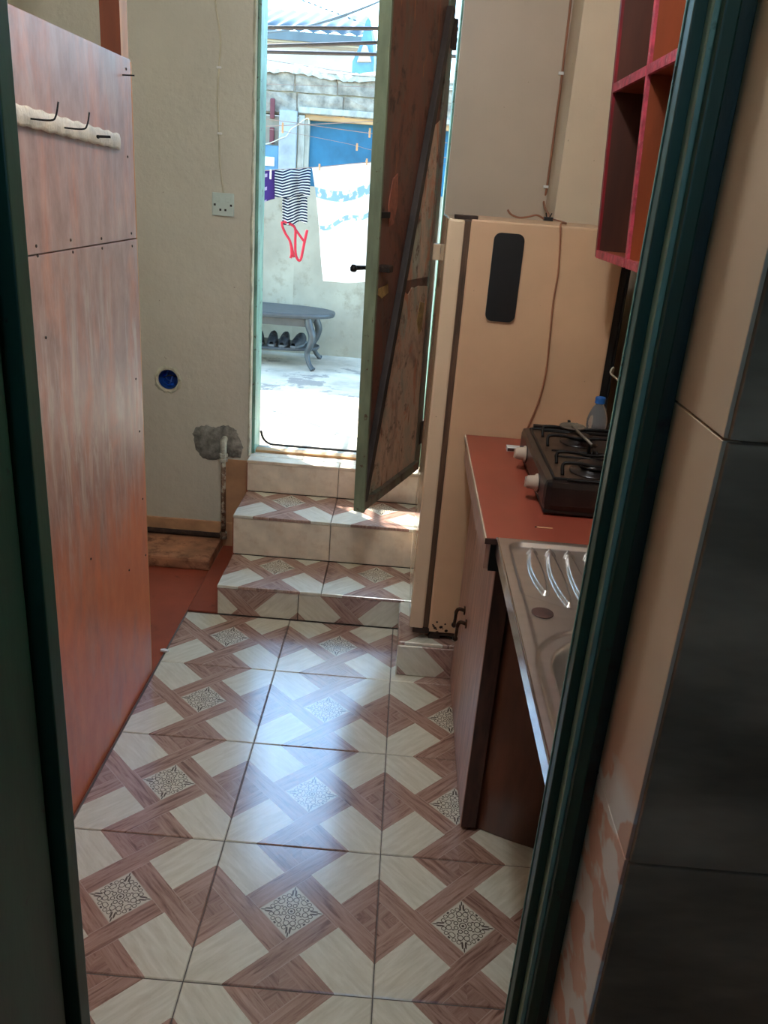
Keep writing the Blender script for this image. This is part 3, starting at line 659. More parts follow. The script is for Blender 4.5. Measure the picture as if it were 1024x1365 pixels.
# water pipe
e = ony(YB-.035, 298, 590); px, pz_ = e.x, e.z
wp = empty('water_pipe', (px, YB-.035, .05), 'rusty water pipe with grey elbow rising from the floor', 'pipe')
MB().tube([(px, YB-.035, .055), (px, YB-.035, pz_-.05)], .0105, 12).build('pipe', 'pipe_rust', wp, True)
MB().tube(bez([(px, YB-.035, pz_-.05), (px, YB-.035, pz_-.012), (px, YB-.026, pz_+.006), (px, YB-.002, pz_+.009)], 6), .0145, 12).build('elbow', 'pipe', wp, True)
MB().lathe((px, YB-.035, pz_-.088), [(.014, 0), (.019, .004), (.019, .014), (.014, .017), (.014, .022), (.020, .026), (.020, .038), (.015, .042)], 6).build('union', 'pipe', wp)
MB().lathe((px, YB-.035, .052), [(.017, 0), (.017, .03), (.013, .034)], 12).build('base_elbow', 'pipe_rust', wp, True)
tag(MB().tube([(XL+.01, YB-.035, .066), (px-.012, YB-.035, .064)], .0125, 10).build('floor_pipe', 'rust', smooth=True), 'dark rusty pipe lying along the ledge at the wall foot', 'pipe')

# ---------------------------------------------------------------- fridge on its tiled plinth
pl = empty('tiled_plinth', (.75, 1.5, 0), 'low tiled plinth carrying the old cream fridge', 'plinth')
PZ = .132; PX0 = .418
B(PX0+.008, XR-.002, 1.25, 1.556, 0, PZ-.012).build('core', 'grout', pl)
B(.47, XR-.002, 1.556, 1.87, 0, PZ-.012).build('core', 'grout', pl)
for x0, x1 in ((PX0, PX0+.4), (PX0+.4, XR-.002)):
    place_tile(tile_mesh(x1-x0, .3, .0, (x1-x0)/S, .25, 1, .012), pl, (x0, 1.24, PZ), name='top_tile')
    place_tile(tile_mesh(x1-x0, PZ-.012, .0, (x1-x0)/S, .3, 0, .012), pl, (x0, 1.238, 0), X, Z, name='front_tile')
place_tile(tile_mesh(.318, PZ-.012, 0, .8, .3, 0, .01), pl, (PX0-.002, 1.556, 0), -Y, Z, name='side_tile')
fg = empty('fridge', (.72, 1.53, PZ), 'old cream fridge with brown gasket standing on the tiled plinth', 'fridge')
FY0, FY1 = 1.268, 1.80; FT = 1.515; FB = PZ+.032
B(.516, .965, FY0, FY1, FB, FT, c=.006).build('body', 'fridge', fg)
d_ = B(.450, .499, FY0-.002, FY1, FB+.012, FT-.004, c=.007).build('door', 'fridge_door', fg)
B(.498, .517, FY0+.004, FY1-.004, FB+.016, FT-.008).build('gasket', 'gasket', fg)
for k in range(3): B(.500+k*.006, .503+k*.006, FY0+.0015, FY0+.006, FB+.016, FT-.010).build('gasket_rib', 'gasket', fg)
B(.425, .452, 1.735, 1.775, 1.36, 1.415, c=.004).build('handle', 'fridge_door', d_)
B(.4495, .452, 1.70, 1.72, 1.385, 1.405).build('handle_slot', 'black', d_)
B(.468, .535, FY0+.002, FY0+.05, FT-.003, FT+.008, c=.002).build('hinge', 'rust', fg)
B(.463, .52, FY0-.002, FY0+.05, FB-.006, FB+.014, c=.003).build('hinge', 'rust', fg)
B(.525, .955, FY0+.006, FY1-.02, PZ+.018, FB+.002).build('base', 'rust', fg)
for x_, y_ in ((.54, FY0+.03), (.93, FY0+.03), (.54, FY1-.05), (.93, FY1-.05)):
    B(x_-.02, x_+.02, y_-.02, y_+.02, PZ, PZ+.02, c=.003).build('foot', 'rust', fg)
B(.965, .985, FY0+.01, FY1-.01, FB+.02, FT-.06).build('back_panel', 'black', fg)
g = MB()
for k in range(22):
    z = FB+.25 + k*.048; g.tube([(.992, FY0+.02, z), (.992, FY1-.02, z)], .0028, 5)
g.tube([(.992, FY0+.02, FB+.2), (.992, FY0+.02, FT-.06)], .005, 6)
cg = g.build('condenser_coil', 'black', fg)
B(.984, .992, FY0+.015, FY0+.025, FB+.22, FB+.23).build('coil_bracket', 'black', fg)
rsq = random.Random(3)
rb = MB()
for k in range(12):
    x_ = .53 + rsq.random()*.06; z = FB + rsq.random()**2*.04; rb.lathe((x_, FY0-.0012, z+.002), [(.002+rsq.random()*.004, 0), (.001, .0016)], 7, 'y')
rb.build('rust_spots', 'rust', fg)['kind'] = 'stuff'
# black rounded plate on the fridge side
vp = [ony(FY0, *q) for q in ((659, 310), (699, 316), (648, 429), (687, 431))]
vx0, vx1, vz0, vz1 = .586, .674, 1.234, 1.484
pol = []
for cx_, cz_, a0 in ((vx1-.02, vz1-.02, 0), (vx0+.02, vz1-.02, 90), (vx0+.02, vz0+.02, 180), (vx1-.02, vz0+.02, 270)):
    for k in range(6): a = math.radians(a0 + k*18); pol.append((cx_ + .02*math.cos(a), FY0-.007, cz_ + .02*math.sin(a)))
tag(MB().prism(pol, (0, .008, 0)).build('rounded_plate', 'black'), 'long black rounded plate stuck to the cream fridge side', 'plate')

# cables at the right
P_ = lambda y, u, v: ony(y, u, v)
cb = [ony(YB-.005, *q) for q in ((766, -60), (761, 0), (754, 60), (749, 120), (742, 190), (734, 250))]
cb = [Vector((min(q.x, .852), YB-.005, q.z)) for q in cb] + [Vector((.848, YB-.01, 1.57)), Vector((.835, 1.95, 1.535)), Vector((.817, 1.815, FT+.008))]
tag(MB().tube(bez(cb, 6), .0042, 6).build('wall_cable', 'cable_red', smooth=True), 'thin brown cable running down the corner to the connector', 'cable')
for z, lab in ((1.63, 'small white cable clip on the brown cable just above the fridge'), (2.02, 'small white cable clip high on the brown cable by the pier')):
    tag(B(.838, .8575, YB-.012, YB-.0005, z-.005, z+.005, c=.001).build('cable_clip', 'white_plastic'), lab, 'clip')
cn = empty('cable_connector', (.812, 1.80, FT), 'small black cable connector lying on the fridge top', 'connector')
B(.797, .83, 1.785, 1.815, FT+.0, FT+.013, c=.003).build('block', 'black', cn)
for dx in (-.004, .006): MB().tube([(.812+dx, 1.80, FT+.012), (.812+dx*2, 1.80, FT+.026)], .002, 5).build('wire_end', 'iron', cn)
lw = bez([(.799, 1.79, FT+.006), (.77, 1.78, FT+.016), (.74, 1.78, FT+.008), (.71, 1.78, FT+.004), (.682, 1.775, FT+.012), (.668, 1.77, FT+.026)], 6)
tag(MB().tube(lw, .0034, 6).build('loose_wire', 'cable_red', smooth=True), 'short pale wire curling to the left on the fridge top', 'wire')
fc = [Vector((.829, 1.80, FT+.007)), Vector((.83, 1.6, FT+.005)), Vector((.80, 1.35, FT+.006)), Vector((.771, FY0-.001, FT+.004))] + [P_(FY0-.006, *q) for q in ((747, 320), (744, 365), (738, 400), (733, 450), (728, 495), (718, 535), (703, 572))]
fc += [Vector((fc[-1].x-.005, FY0-.012, .895)), Vector((fc[-1].x+.02, FY0-.03, .886)), Vector((fc[-1].x+.06, 1.15, .884))]
tag(MB().tube(bez(fc, 6), .0028, 6).build('hanging_cable', 'cable_red', smooth=True), 'reddish cable hanging down the fridge side to the worktop', 'cable')
pw = [Vector((.994, FY0+.01, 1.10)), P_(1.25, 818, 490), P_(1.24, 814, 497), P_(1.24, 822, 505), P_(1.23, 828, 512), Vector((1.06, 1.22, 1.02)), Vector((1.079, 1.2, .98))]
tag(MB().tube(bez(pw, 6), .003, 6).build('mains_lead', 'cable', smooth=True), 'pale mains lead behind the fridge corner by the wall', 'cable')

# ---------------------------------------------------------------- cabinet and worktop
CT = .88; CX = .566
wt = empty('worktop', (.82, .85, CT-.016), 'red brown laminate worktop between fridge and sink', 'worktop')
B(CX+.003, XR-.002, .436, 1.262, CT-.014, CT, c=.001).build('board', 'laminate', wt)
B(CX, CX+.0032, .436, 1.262, CT-.014, CT-.0003).build('edge_strip', 'lam_edge', wt)
B(CX, XR-.002, .433, .4365, CT-.014, CT-.0008).build('edge_strip', 'cab_edge', wt)
cb_ = empty('base_cabinet', (.82, .85, 0), 'pinkish wooden base cabinet with two doors under the worktop', 'cabinet')
KX = .626; KY = .512; KT = .80
B(KX+.002, XR-.004, KY+.02, KY+.036, .03, KT).build('side_panel', 'ply', cb_)
B(KX+.002, XR-.004, 1.216, 1.232, .0, KT).build('side_panel', 'ply', cb_)
B(KX+.002, XR-.004, KY+.036, 1.216, .05, .066).build('bottom', 'ply', cb_)
B(XR-.02, XR-.004, KY+.036, 1.216, .066, KT).build('back', 'ply', cb_)
B(KX+.002, KX+.06, KY+.02, KY+.06, 0, .05).build('foot', 'cab_edge', cb_)
B(KX+.002, KX+.03, KY+.02, 1.232, KT, KT+.015).build('top_rail', 'cab_edge', cb_)
for y_ in (KY+.10, 1.19): B(KX+.004, XR-.01, y_, y_+.03, KT, CT-.014).build('bearer', 'black', cb_)
B(CX+.004, CX+.014, .440, 1.232, KT+.004, CT-.014).build('front_rail', 'cab_face', cb_)
DSP = .985
B(CX+.016, KX+.06, .446, .505, KT-.004, CT-.014).build('gap_shade_block', 'black', cb_)  # black block painted in as the shade of the gap under the worktop
for y0, y1, hy in ((KY, DSP-.0015, DSP-.042), (DSP+.0015, 1.232, DSP+.042)):
    dd = B(KX-.018, KX, y0, y1, .012, KT, c=.001).build('door', 'cab_face', cb_)
    hz = .385
    h = MB().lathe((KX-.022, hy, hz), [(.014, 0), (.014, .004)], 12, 'x')
    h.tube(bez([(KX-.02, hy, hz), (KX-.036, hy, hz+.004), (KX-.044, hy, hz-.006), (KX-.045, hy, hz-.03), (KX-.047, hy, hz-.052)], 5), [.006]*12 + [.005]*9, 8)
    h.lathe((KX-.047, hy, hz-.062), [(.003, 0), (.008, .006), (.008, .012), (.004, .018)], 10)
    h.build('handle', 'bronze', dd, True)
    if y0 == KY: B(KX-.016, KX+.022, y0-.003, y0, .012, KT-.002).build('edge_band', 'cab_edge', dd)
# bent plywood sheet closing the cabinet end under the sink
ps = MB()
def psf(u, v):
    x = KX+.022 + u*.40; y = KY+.012 - .075*math.sin(min(u*1.6, 1)*math.pi/2)
    return Vector((x, y, (.002 + v*(KT-.01))))
ps.grid(14, 4, psf); o_ = ps.build('plywood_sheet', 'ply', smooth=True)
md = o_.modifiers.new('t', 'SOLIDIFY'); md.thickness = .004
tag(o_, 'bent brown plywood sheet closing the cabinet end under the sink', 'plywood')

# ---------------------------------------------------------------- steel sink top
sk = empty('steel_sink', (.84, 0, CT-.03), 'stainless steel sink top with ridged drainer beside the worktop', 'sink')
SKX0, SKX1, SKY0, SKY1 = .592, XR-.003, -.392, .432
def sst(a, b_, x):
    t = max(0, min(1, (x-a)/(b_-a))); return t*t*(3-2*t)
def rrect(x, y, cx_, cy_, hx, hy, r):
    qx, qy = abs(x-cx_)-hx+r, abs(y-cy_)-hy+r
    return math.hypot(max(qx, 0), max(qy, 0)) + min(max(qx, qy), 0) - r
lens = [(.663, .397, .186), (.701, .397, .146), (.741, .397, .112), (.782, .397, .086), (.823, .397, .072), (.864, .397, .066), (.905, .397, .066), (.946, .397, .066), (.987, .397, .066)]
def sinkh(x, y):
    h = 0
    d = rrect(x, y, (SKX0+SKX1)/2, (SKY0+SKY1)/2, (SKX1-SKX0)/2-.024, (SKY1-SKY0)/2-.018, .03)
    db = rrect(x, y, .848, -.170, .212, .200, .12)
    # drainer pan with a diagonal lower border
    pan = sst(.004, -.004, d)*sst(.0, .01, db-.022 + .0)
    dia = y - (.165 - .55*(x-.63))
    h -= .007*sst(.004, -.004, d)*sst(-.004, .004, dia if x < .74 else .1)
    h -= .002*sst(.004, -.004, d)
    for cx_, yt, yb in lens:
        if yb < y < yt and abs(x-cx_) < .03:
            t = (y-yb)/(yt-yb); hw = .0155*math.sin(math.pi*min(1, t*.92+.08))**.7 if t < .9 else .0155*(1-t)/.1*.55+.004
            off = cx_ - .004*math.sin(math.pi*t)
            h += .0085*sst(hw, hw-.004, abs(x-off))
    h -= .0035*sst(.030, .024, db)
    h -= .16*sst(.004, -.034, db)
    return h
nx, ny = 220, 300
sm_ = MB(); sm_.grid(nx, ny, lambda u, v: Vector((SKX0 + u*(SKX1-SKX0), SKY0 + v*(SKY1-SKY0), CT+.004 + sinkh(SKX0 + u*(SKX1-SKX0), SKY0 + v*(SKY1-SKY0)))))
sm_.build('basin_top', 'steel', sk, True)
B(SKX0-.003, SKX0+.002, SKY0, SKY1, CT-.030, CT+.0055, c=.002).build('front_flange', 'chrome', sk)
B(SKX0, SKX1, SKY1-.001, SKY1+.0008, CT-.022, CT+.004).build('end_flange', 'steel', sk)
q = onz(CT, 723, 819); MB().lathe((q.x, q.y, CT-.008), [(.020, 0), (.020, .012), (.018, .0126)], 24).build('hole_plug', 'cab_edge', sk)
MB().lathe((.848, -.170, CT-.159), [(.034, 0), (.034, .006), (.02, .004)], 24).build('drain', 'chrome', sk)
MB().tube([(.848, -.170, CT-.16), (.848, -.170, CT-.40), (.848, -.10, CT-.46), (1.07, -.10, CT-.46)], .02, 12).build('waste_pipe', 'white_plastic', sk)
B(SKX0+.03, SKX1, SKY0+.0, SKY0+.02, CT-.05, CT-.012).build('wall_batten', 'ply', sk)

# ---------------------------------------------------------------- gas hob and small things on the worktop
hb = empty('gas_hob', (.88, .84, CT), 'black two burner gas hob with cream knobs on the red worktop', 'hob')
HX0, HX1, HY0, HY1 = .712, 1.04, .600, 1.085; HZ = CT+.088
B(HX0, HX1, HY0, HY1, CT+.012, HZ, c=.016).build('body', 'black_enamel', hb)
B(HX0+.004, HX1-.004, HY0+.004, HY1-.004, CT+.004, CT+.016, c=.005).build('skirt', 'black', hb)
B(HX0+.024, HX1-.02, HY0+.02, HY1-.03, HZ-.004, HZ+.0015, c=.001).build('pan', 'brown_pan', hb)
rim = [(HX0+.022, HY0+.018), (HX1-.018, HY0+.018), (HX1-.018, HY1-.028), (HX0+.022, HY1-.028)]
MB().tube([(a, b_, HZ+.002) for a, b_ in rim], .0035, 6, closed=True).build('rim', 'black', hb)
B(HX0+.03, HX1-.02, HY1-.026, HY1-.006, HZ-.002, HZ+.012, c=.004).build('back_ledge', 'black_enamel', hb)
for x_ in (HX0+.13, HX1-.08): B(x_-.004, x_+.004, HY1-.02, HY1-.01, HZ+.01, HZ+.032, c=.002).build('lid_peg', 'iron', hb)
for (bx0, by0, capc, br) in ((.838, .690, 'black_enamel', .036), (.850, .945, 'brown_pan', .030)):
    b1 = MB().lathe((bx0, by0, HZ), [(br+.022, 0), (br+.018, .006), (br+.004, .008), (br, .018), (br-.004, .02)], 28).build('burner', 'black_enamel', hb, True)
    MB().lathe((bx0, by0, HZ+.018), [(br+.004, 0), (br+.005, .004), (br-.006, .009), (.008, .010)], 28).build('burner_cap', capc, b1, True)
zt = HZ+.030
def loop(xa, xb, y, drop=True):
    return bez([(xa, y-.0, HZ+.003), (xa, y, zt-.006), (xa+.012, y, zt), (xb, y, zt)], 5)
for cy_, name_ in ((.705, 0), (.945, 1)):
    g = MB()
    for y_ in (cy_-.045, cy_+.045):
        g.tube(bez([(HX0+.045, y_-.012, HZ+.002), (HX0+.045, y_, zt-.006), (HX0+.058, y_, zt), (.80, y_, zt), (.83, y_, zt-.004), (.858, y_, zt-.004), (.90, y_, zt), (HX1-.045, y_, zt), (HX1-.036, y_, zt-.006), (HX1-.036, y_, HZ+.002)], 5), .0042, 7)
    g.tube([(.858, cy_-.095, zt), (.858, cy_-.045, zt)], .004, 6); g.tube([(.858, cy_+.045, zt), (.858, cy_+.095, zt)], .004, 6)
    for y_ in (cy_-.095, cy_+.095): g.tube([(HX0+.05, y_, HZ+.003), (HX1-.04, y_, HZ+.003)], .003, 6); g.tube([(.858, y_, HZ+.003), (.858, y_, zt)], .004, 6)
    g.build('pan_grate', 'iron', hb, True)
for k, y_ in enumerate((.705, .945)):
    kn = MB().lathe((HX0, y_, CT+.047), [(.022, .0), (.022, -.006), (.018, -.008), (.016, -.026), (.012, -.030)], 18, 'x')
    ko = kn.build('knob', 'knob', hb, True)
    B(HX0-.033, HX0-.028, y_-.003, y_+.003, CT+.034, CT+.060, c=.001).build('knob_grip', 'knob', ko)
    MB().lathe((HX0+.0006, y_, CT+.047), [(.026, -.002), (.026, .004)], 18, 'x').build('knob_plate', 'black_enamel', hb)
# burner lid with a stick lying on the far grate
sp_ = empty('metal_skimmer', (.835, .965, zt), 'small grey round skimmer with thin handle on the far burner', 'utensil')
MB().lathe((.832, .968, zt+.004), [(.034, .004), (.036, .007), (.034, .009), (.030, .006), (.0, .004)], 28).build('disc', 'dull_metal', sp_, True)
MB().tube([(.832, .968, zt+.012), (.842, .90, zt+.009), (.856, .815, zt+.006)], .004, 8).build('handle', 'dull_metal', sp_, True)
bt = empty('water_bottle', (.945, 1.17, CT), 'clear plastic bottle with blue cap beside the fridge', 'bottle')
prof = [(.026, 0), (.030, .004), (.030, .02), (.028, .024), (.030, .028), (.030, .045), (.028, .049), (.030, .053), (.030, .07), (.028, .074), (.030, .078), (.030, .098), (.027, .112), (.019, .132), (.0125, .142), (.0125, .150)]
MB().lathe((.945, 1.17, CT), prof, 24).build('body', 'clear', bt, True)
MB().lathe((.945, 1.17, CT+.147), [(.0155, 0), (.0155, .014), (.014, .017), (.004, .0175)], 20).build('cap', 'bottle_cap', bt)
bt.scale = (1, 1, 1.05)
mb_ = empty('matchbox', (.703, 1.13, CT), 'small white matchbox beside the gas hob', 'matchbox')
MB().box(.682, .722, 1.112, 1.140, CT, CT+.013, .0005).build('sleeve', 'white_plastic', mb_)
B(.684, .7205, 1.1108, 1.1125, CT+.002, CT+.011).build('striker', 'cab_edge', mb_)
mt_ = empty('matchstick', (.708, .521, CT), 'single loose matchstick on the red worktop by the sink', 'matchstick')
B(.690, .727, .5200, .5225, CT, CT+.0022).build('stick', 'match', mt_); B(.686, .691, .5196, .5229, CT, CT+.0027, c=.001).build('head', 'cab_edge', mt_)

# ---------------------------------------------------------------- red shelf unit on the right wall
su = empty('wall_shelf', (.96, .70, 1.45), 'open red painted wall shelf hung above the gas hob', 'shelf')
QX = .848; QY = [1.10, .765, .43, .10]; QZ0, QZ1 = 1.448, 2.30; shz = [1.852, 2.27]
sl = lambda z: QX - .062*(z-1.45)
def sbox(nm, mt, y0, y1, z0, z1, xo=0.0, x1=XR-.002, par=su):
    v = [(sl(z)+xo, y, z) for z in (z0, z1) for y in (y0, y1)] + [(x1, y, z) for z in (z0, z1) for y in (y0, y1)]
    return MB().add(v, [(0, 1, 3, 2), (4, 6, 7, 5), (0, 4, 5, 1), (2, 3, 7, 6), (0, 2, 6, 4), (1, 5, 7, 3)]).build(nm, mt, par)
for k, y_ in enumerate(QY):
    sbox('upright', 'shelf_shaded' if k == 0 else 'shelf_orange', y_-.008, y_+.008, QZ0+.016, QZ1, .006)
    z0, z1 = QZ0, QZ1
    v = [(sl(z)+dx, y, z) for z in (z0, z1) for y in (y_-.009, y_+.009) for dx in (0, .007)]
    MB().add(v, [(0, 1, 3, 2), (4, 6, 7, 5), (0, 4, 5, 1), (2, 3, 7, 6), (0, 2, 6, 4), (1, 5, 7, 3)]).build('front_edge', 'shelf_red' if k == 0 else 'pink_edge', su)
for z in [QZ0+.008] + shz:
    for k in range(3):
        sbox('shelf_board', 'shelf_orange', QY[k+1]+.009, QY[k]-.009, z-.008, z+.008, .006)
        v = [(sl(zz)+dx, y, zz) for zz in (z-.010, z+.010) for y in (QY[k+1]+.009, QY[k]-.009) for dx in (-.001, .007)]
        MB().add(v, [(0, 1, 3, 2), (4, 6, 7, 5), (0, 4, 5, 1), (2, 3, 7, 6), (0, 2, 6, 4), (1, 5, 7, 3)]).build('front_edge', 'pink_edge', su)
B(XR-.008, XR-.002, QY[-1], QY[0], QZ0, QZ1).build('back_board', 'shelf_shaded', su)

# ---------------------------------------------------------------- courtyard
GZ = .44
struct('ground', B(-9, 9, YBO+.02, 16, GZ-.3, GZ-.004), 'court_floor', 'sunlit cement courtyard floor outside the back door')
WY = 4.66
ef = MB().grid(160, 1, lambda u, v: Vector((-3 + u*6, YBO-.02 + v*.62, 2.66 - v*.06 + .012*math.sin(u*6*2*math.pi/.16))))  # eave added out of view to cut sky glare on the floor tiles
ef_ = ef.build('added_eave', 'roof', smooth=True, fix=False); ef_['kind'] = 'structure'; ef_['label'] = 'added unseen corrugated iron eave blocking high sky above the back door'
md = ef_.modifiers.new('t', 'SOLIDIFY'); md.thickness = .004
cw = struct('wall_courtyard', B(-6, -.455, WY, WY+.18, GZ-.01, 1.97), 'court_wall', 'stained pale plaster courtyard wall')
struct('wall_courtyard_low', B(-.455, .9, WY, WY+.18, GZ-.01, 1.56), 'court_wall')
struct('wall_courtyard_far', B(.9, 6, WY, WY+.18, GZ-.01, 1.97), 'court_wall')
# mortar core and blocks above
bc = struct('wall_blocks', B(-6, 6, WY+.02, WY+.17, 1.985, 2.235), 'mortar', 'grey concrete block courses above the blue shutter')
rb_ = random.Random(11); base_block = None
for row, (z0, z1) in enumerate(((1.99, 2.115), (2.118, 2.245))):
    x = -1.35 + row*.17
    while x < 1.0:
        wd = rb_.uniform(.26, .36); bm = bmesh.new(); bmesh.ops.create_cube(bm, size=1)
        bmesh.ops.subdivide_edges(bm, edges=bm.edges[:], cuts=2, use_grid_fill=True)
        for q in bm.verts: q.co = Vector((q.co.x*(wd-.012), q.co.y*.16, q.co.z*(z1-z0-.006))) + Vector((rb_.uniform(-.005, .005), rb_.uniform(-.004, .004), rb_.uniform(-.004, .004)))
        bm.verts.index_update()
        t = MB().add([q.co + Vector((x+wd/2, WY+.085 + rb_.uniform(-.006, .006), (z0+z1)/2)) for q in bm.verts], [[q.index for q in f.verts] for f in bm.faces]); bm.free()
        t.build('block', 'block', bc); x += wd
cap = MB()
def capf(u, v):
    x = -2 + u*4; return Vector((x, WY-.012 + v*.20, 2.243 + .028*math.sin(math.pi*v)**.5 + .012*math.sin(x*9) + rb_.uniform(-.006, .006) - (.03 if v in (0, 1) else 0)))
cap.grid(160, 6, capf); cap.build('mortar_cap', 'mortar', bc, True)
pil = struct('wall_pillar', B(-.575, -.462, WY-.05, WY+.02, 1.60, 2.005, c=.006), 'pillar', 'pale plaster pillar beside the blue shutter')
win = empty('window_1', (.2, WY, 1.60), 'blue shutter in a pale wooden frame in the courtyard wall', None, kind='structure')
B(-.455, -.415, WY-.01, WY+.12, 1.56, 1.985, c=.004).build('frame', 'frame_pale', win)
B(-.415, -.385, WY+.02, WY+.12, 1.56, 1.965, c=.004).build('frame', 'frame_pale', win)
B(-.455, .9, WY-.012, WY+.12, 1.998, 2.035, c=.004).build('lintel', 'frame_pale', win)
B(-.415, .9, WY+.012, WY+.12, 1.962, 1.998, c=.004).build('lintel', 'wood_frame', win)
B(-.385, .2, WY+.06, WY+.085, 1.56, 1.965, c=.002).build('shutter', 'blue', win)
B(.2, .9, WY+.06, WY+.085, 1.56, 1.965, c=.002).build('shutter', 'blue', win)
# meter box and red rag/wood left of the pillar
mbx = empty('meter_box', (-.68, WY-.03, 1.62), 'small pale blue box fixed on the courtyard wall', 'box')
B(-.74, -.575, WY-.045, WY-.0005, 1.63, 1.79, c=.005).build('case', 'skyblue', mbx); B(-.735, -.60, WY-.055, WY-.044, 1.665, 1.72, c=.003).build('label_plate', 'white_plastic', mbx)
for z0, z1, lab in ((1.80, 1.90, 'dark red wooden cleat just above the pale blue box'), (1.95, 2.07, 'dark red wooden cleat beside the top of the pale pillar')):
    tag(B(-.64, -.61, WY-.03, WY+.0, z0, z1, c=.008).build('wooden_cleat', 'wood_dark_red'), lab, 'cleat')
wcb = [ony(WY-.06, *q) for q in ((350, 193), (362, 190), (375, 184), (382, 181), (388, 172), (396, 167), (405, 160), (411, 158), (412, 166))]
tag(MB().tube(bez(wcb, 5), .0035, 6).build('wall_wire', 'cable', smooth=True), 'white wire looping over the pale courtyard pillar', 'wire')
# coffee table
TT = .795; TX, TY = -.68, 4.30; TA, TB = .56, .245
tb = empty('coffee_table', (TX, TY, GZ), 'grey oval coffee table with curved legs in the courtyard', 'table')
def oval(a, b_, z, n=48, e=2.6):
    o = []
    for k in range(n):
        t = 2*math.pi*k/n; c_, s_ = math.cos(t), math.sin(t)
        o.append((TX + a*math.copysign(abs(c_)**(2/e), c_), TY + b_*math.copysign(abs(s_)**(2/e), s_), z))
    return o
tm = MB(); rings = [(TA-.02, TB-.02, TT-.032), (TA-.004, TB-.004, TT-.028), (TA, TB, TT-.015), (TA-.004, TB-.004, TT-.004), (TA-.02, TB-.02, TT)]
n = 48; vs = [p for q in rings for p in oval(*q)]
tm.add(vs, [(i*n+k, i*n+(k+1) % n, (i+1)*n+(k+1) % n, (i+1)*n+k) for i in range(4) for k in range(n)] + [tuple(range(n-1, -1, -1)), tuple(4*n+k for k in range(n))])
tm.build('top', 'table', tb)
for y_ in (TY-.165, TY+.15): B(TX-.40, TX+.40, y_, y_+.015, TT-.085, TT-.03).build('apron', 'table', tb)
for sx_ in (-1, 1):
    B(*sorted((TX+sx_*.395, TX+sx_*.41)), TY-.16, TY+.16, TT-.085, TT-.03).build('apron', 'table', tb)
    for sy_ in (-1, 1):
        bx0, by0 = TX + sx_*.40, TY + sy_*.165
        pts = [(bx0, by0, TT-.03), (bx0+sx_*.012, by0+sy_*.01, TT-.08), (bx0+sx_*.034, by0+sy_*.02, TT-.14), (bx0+sx_*.022, by0+sy_*.02, TT-.20), (bx0+sx_*.004, by0+sy_*.015, TT-.25), (bx0+sx_*.018, by0+sy_*.03, TT-.31), (bx0+sx_*.042, by0+sy_*.045, GZ+.012), (bx0+sx_*.05, by0+sy_*.05, GZ+.004)]
        pb = bez(pts, 5); rr = []
        for k in range(len(pb)):
            t = k/(len(pb)-1); rr.append(.026 - .010*sst(.2, .75, t) + .005*sst(.8, 1, t))
        MB().tube(pb, rr, 10).build('leg', 'table', tb, True)
sh = MB(); vs = oval(.46, .17, .545) + oval(.465, .175, .555) + oval(.46, .17, .563)
sh.add(vs, [(i*n+k, i*n+(k+1) % n, (i+1)*n+(k+1) % n, (i+1)*n+k) for i in range(2) for k in range(n)] + [tuple(range(n-1, -1, -1)), tuple(2*n+k for k in range(n))]); sh.build('lower_shelf', 'table', tb)
# shoes on the lower shelf
def shoe(x, y, rz, lab):
    r = empty('shoe', (x, y, .563), lab, 'shoe', 'black shoes under the coffee table')
    L, ww = .25, .036
    def prof(t):                     # t from toe (0) to heel (1): half width, height
        hw = ww*(.55 + .45*math.sin(math.pi*min(1, t*1.25+.12)))*(1 if t < .6 else .82)
        hh = .034 + .010*sst(0, .25, t) + .026*sst(.3, .62, t) - .004*sst(.8, 1, t)
        return hw, hh
    ub, sb = MB(), MB(); n_, m_ = 14, 12; ca, sa = math.cos(rz), math.sin(rz)
    def P(lx, ly, lz): return Vector((x + lx*ca - ly*sa, y + lx*sa + ly*ca, .563 + lz))
    def uf(u, v):
        t = .03 + u*.94; hw, hh = prof(t); a = math.pi*v; k = math.sin(math.pi*min(max(u, .02), .98))**.25
        cc = math.cos(a); return P(-hw*k*math.copysign(abs(cc)**.7, cc), -L/2 + L*t, .012 + (hh*k)*max(math.sin(a), 0)**.55)
    ub.grid(n_, m_, uf); ub.build('upper', 'shoe', r, True)
    pol = [(-1, i) for i in range(13)] + [(1, i) for i in range(12, -1, -1)]
    sb.prism([P(sg*(prof(i/12)[0]+.003)*(math.sin(math.pi*min(max(i/12, .03), .97))**.25), -L/2 + L*i/12, 0) for sg, i in pol], (0, 0, .014)); sb.build('sole', 'sole', r)
    lc = MB()
    for k in range(4):
        t = .36 + k*.06; hw, hh = prof(t); lc.tube([P(-hw*.45, -L/2+L*t, .012+hh*.93), P(0, -L/2+L*t, .015+hh*1.0), P(hw*.45, -L/2+L*t, .012+hh*.93)], .003, 5)
    lc.build('laces', 'black', r)
for x_, rz, lab in ((-.525, .05, 'scuffed black laced shoe, first of the row from the table leg side of the shelf'), (-.445, -.05, 'b'), (-.350, -.22, 'c'), (-.62, .1, 'd')):
    lab = {-.350: 'black shoe turned aside, next to the curved table leg', -.445: 'black laced shoe between two others on the lower shelf', -.525: 'black laced shoe pointing straight out on the lower shelf', -.62: 'black shoe at the far end of the shoe row'}[x_]
    shoe(x_, 4.28, rz, lab)
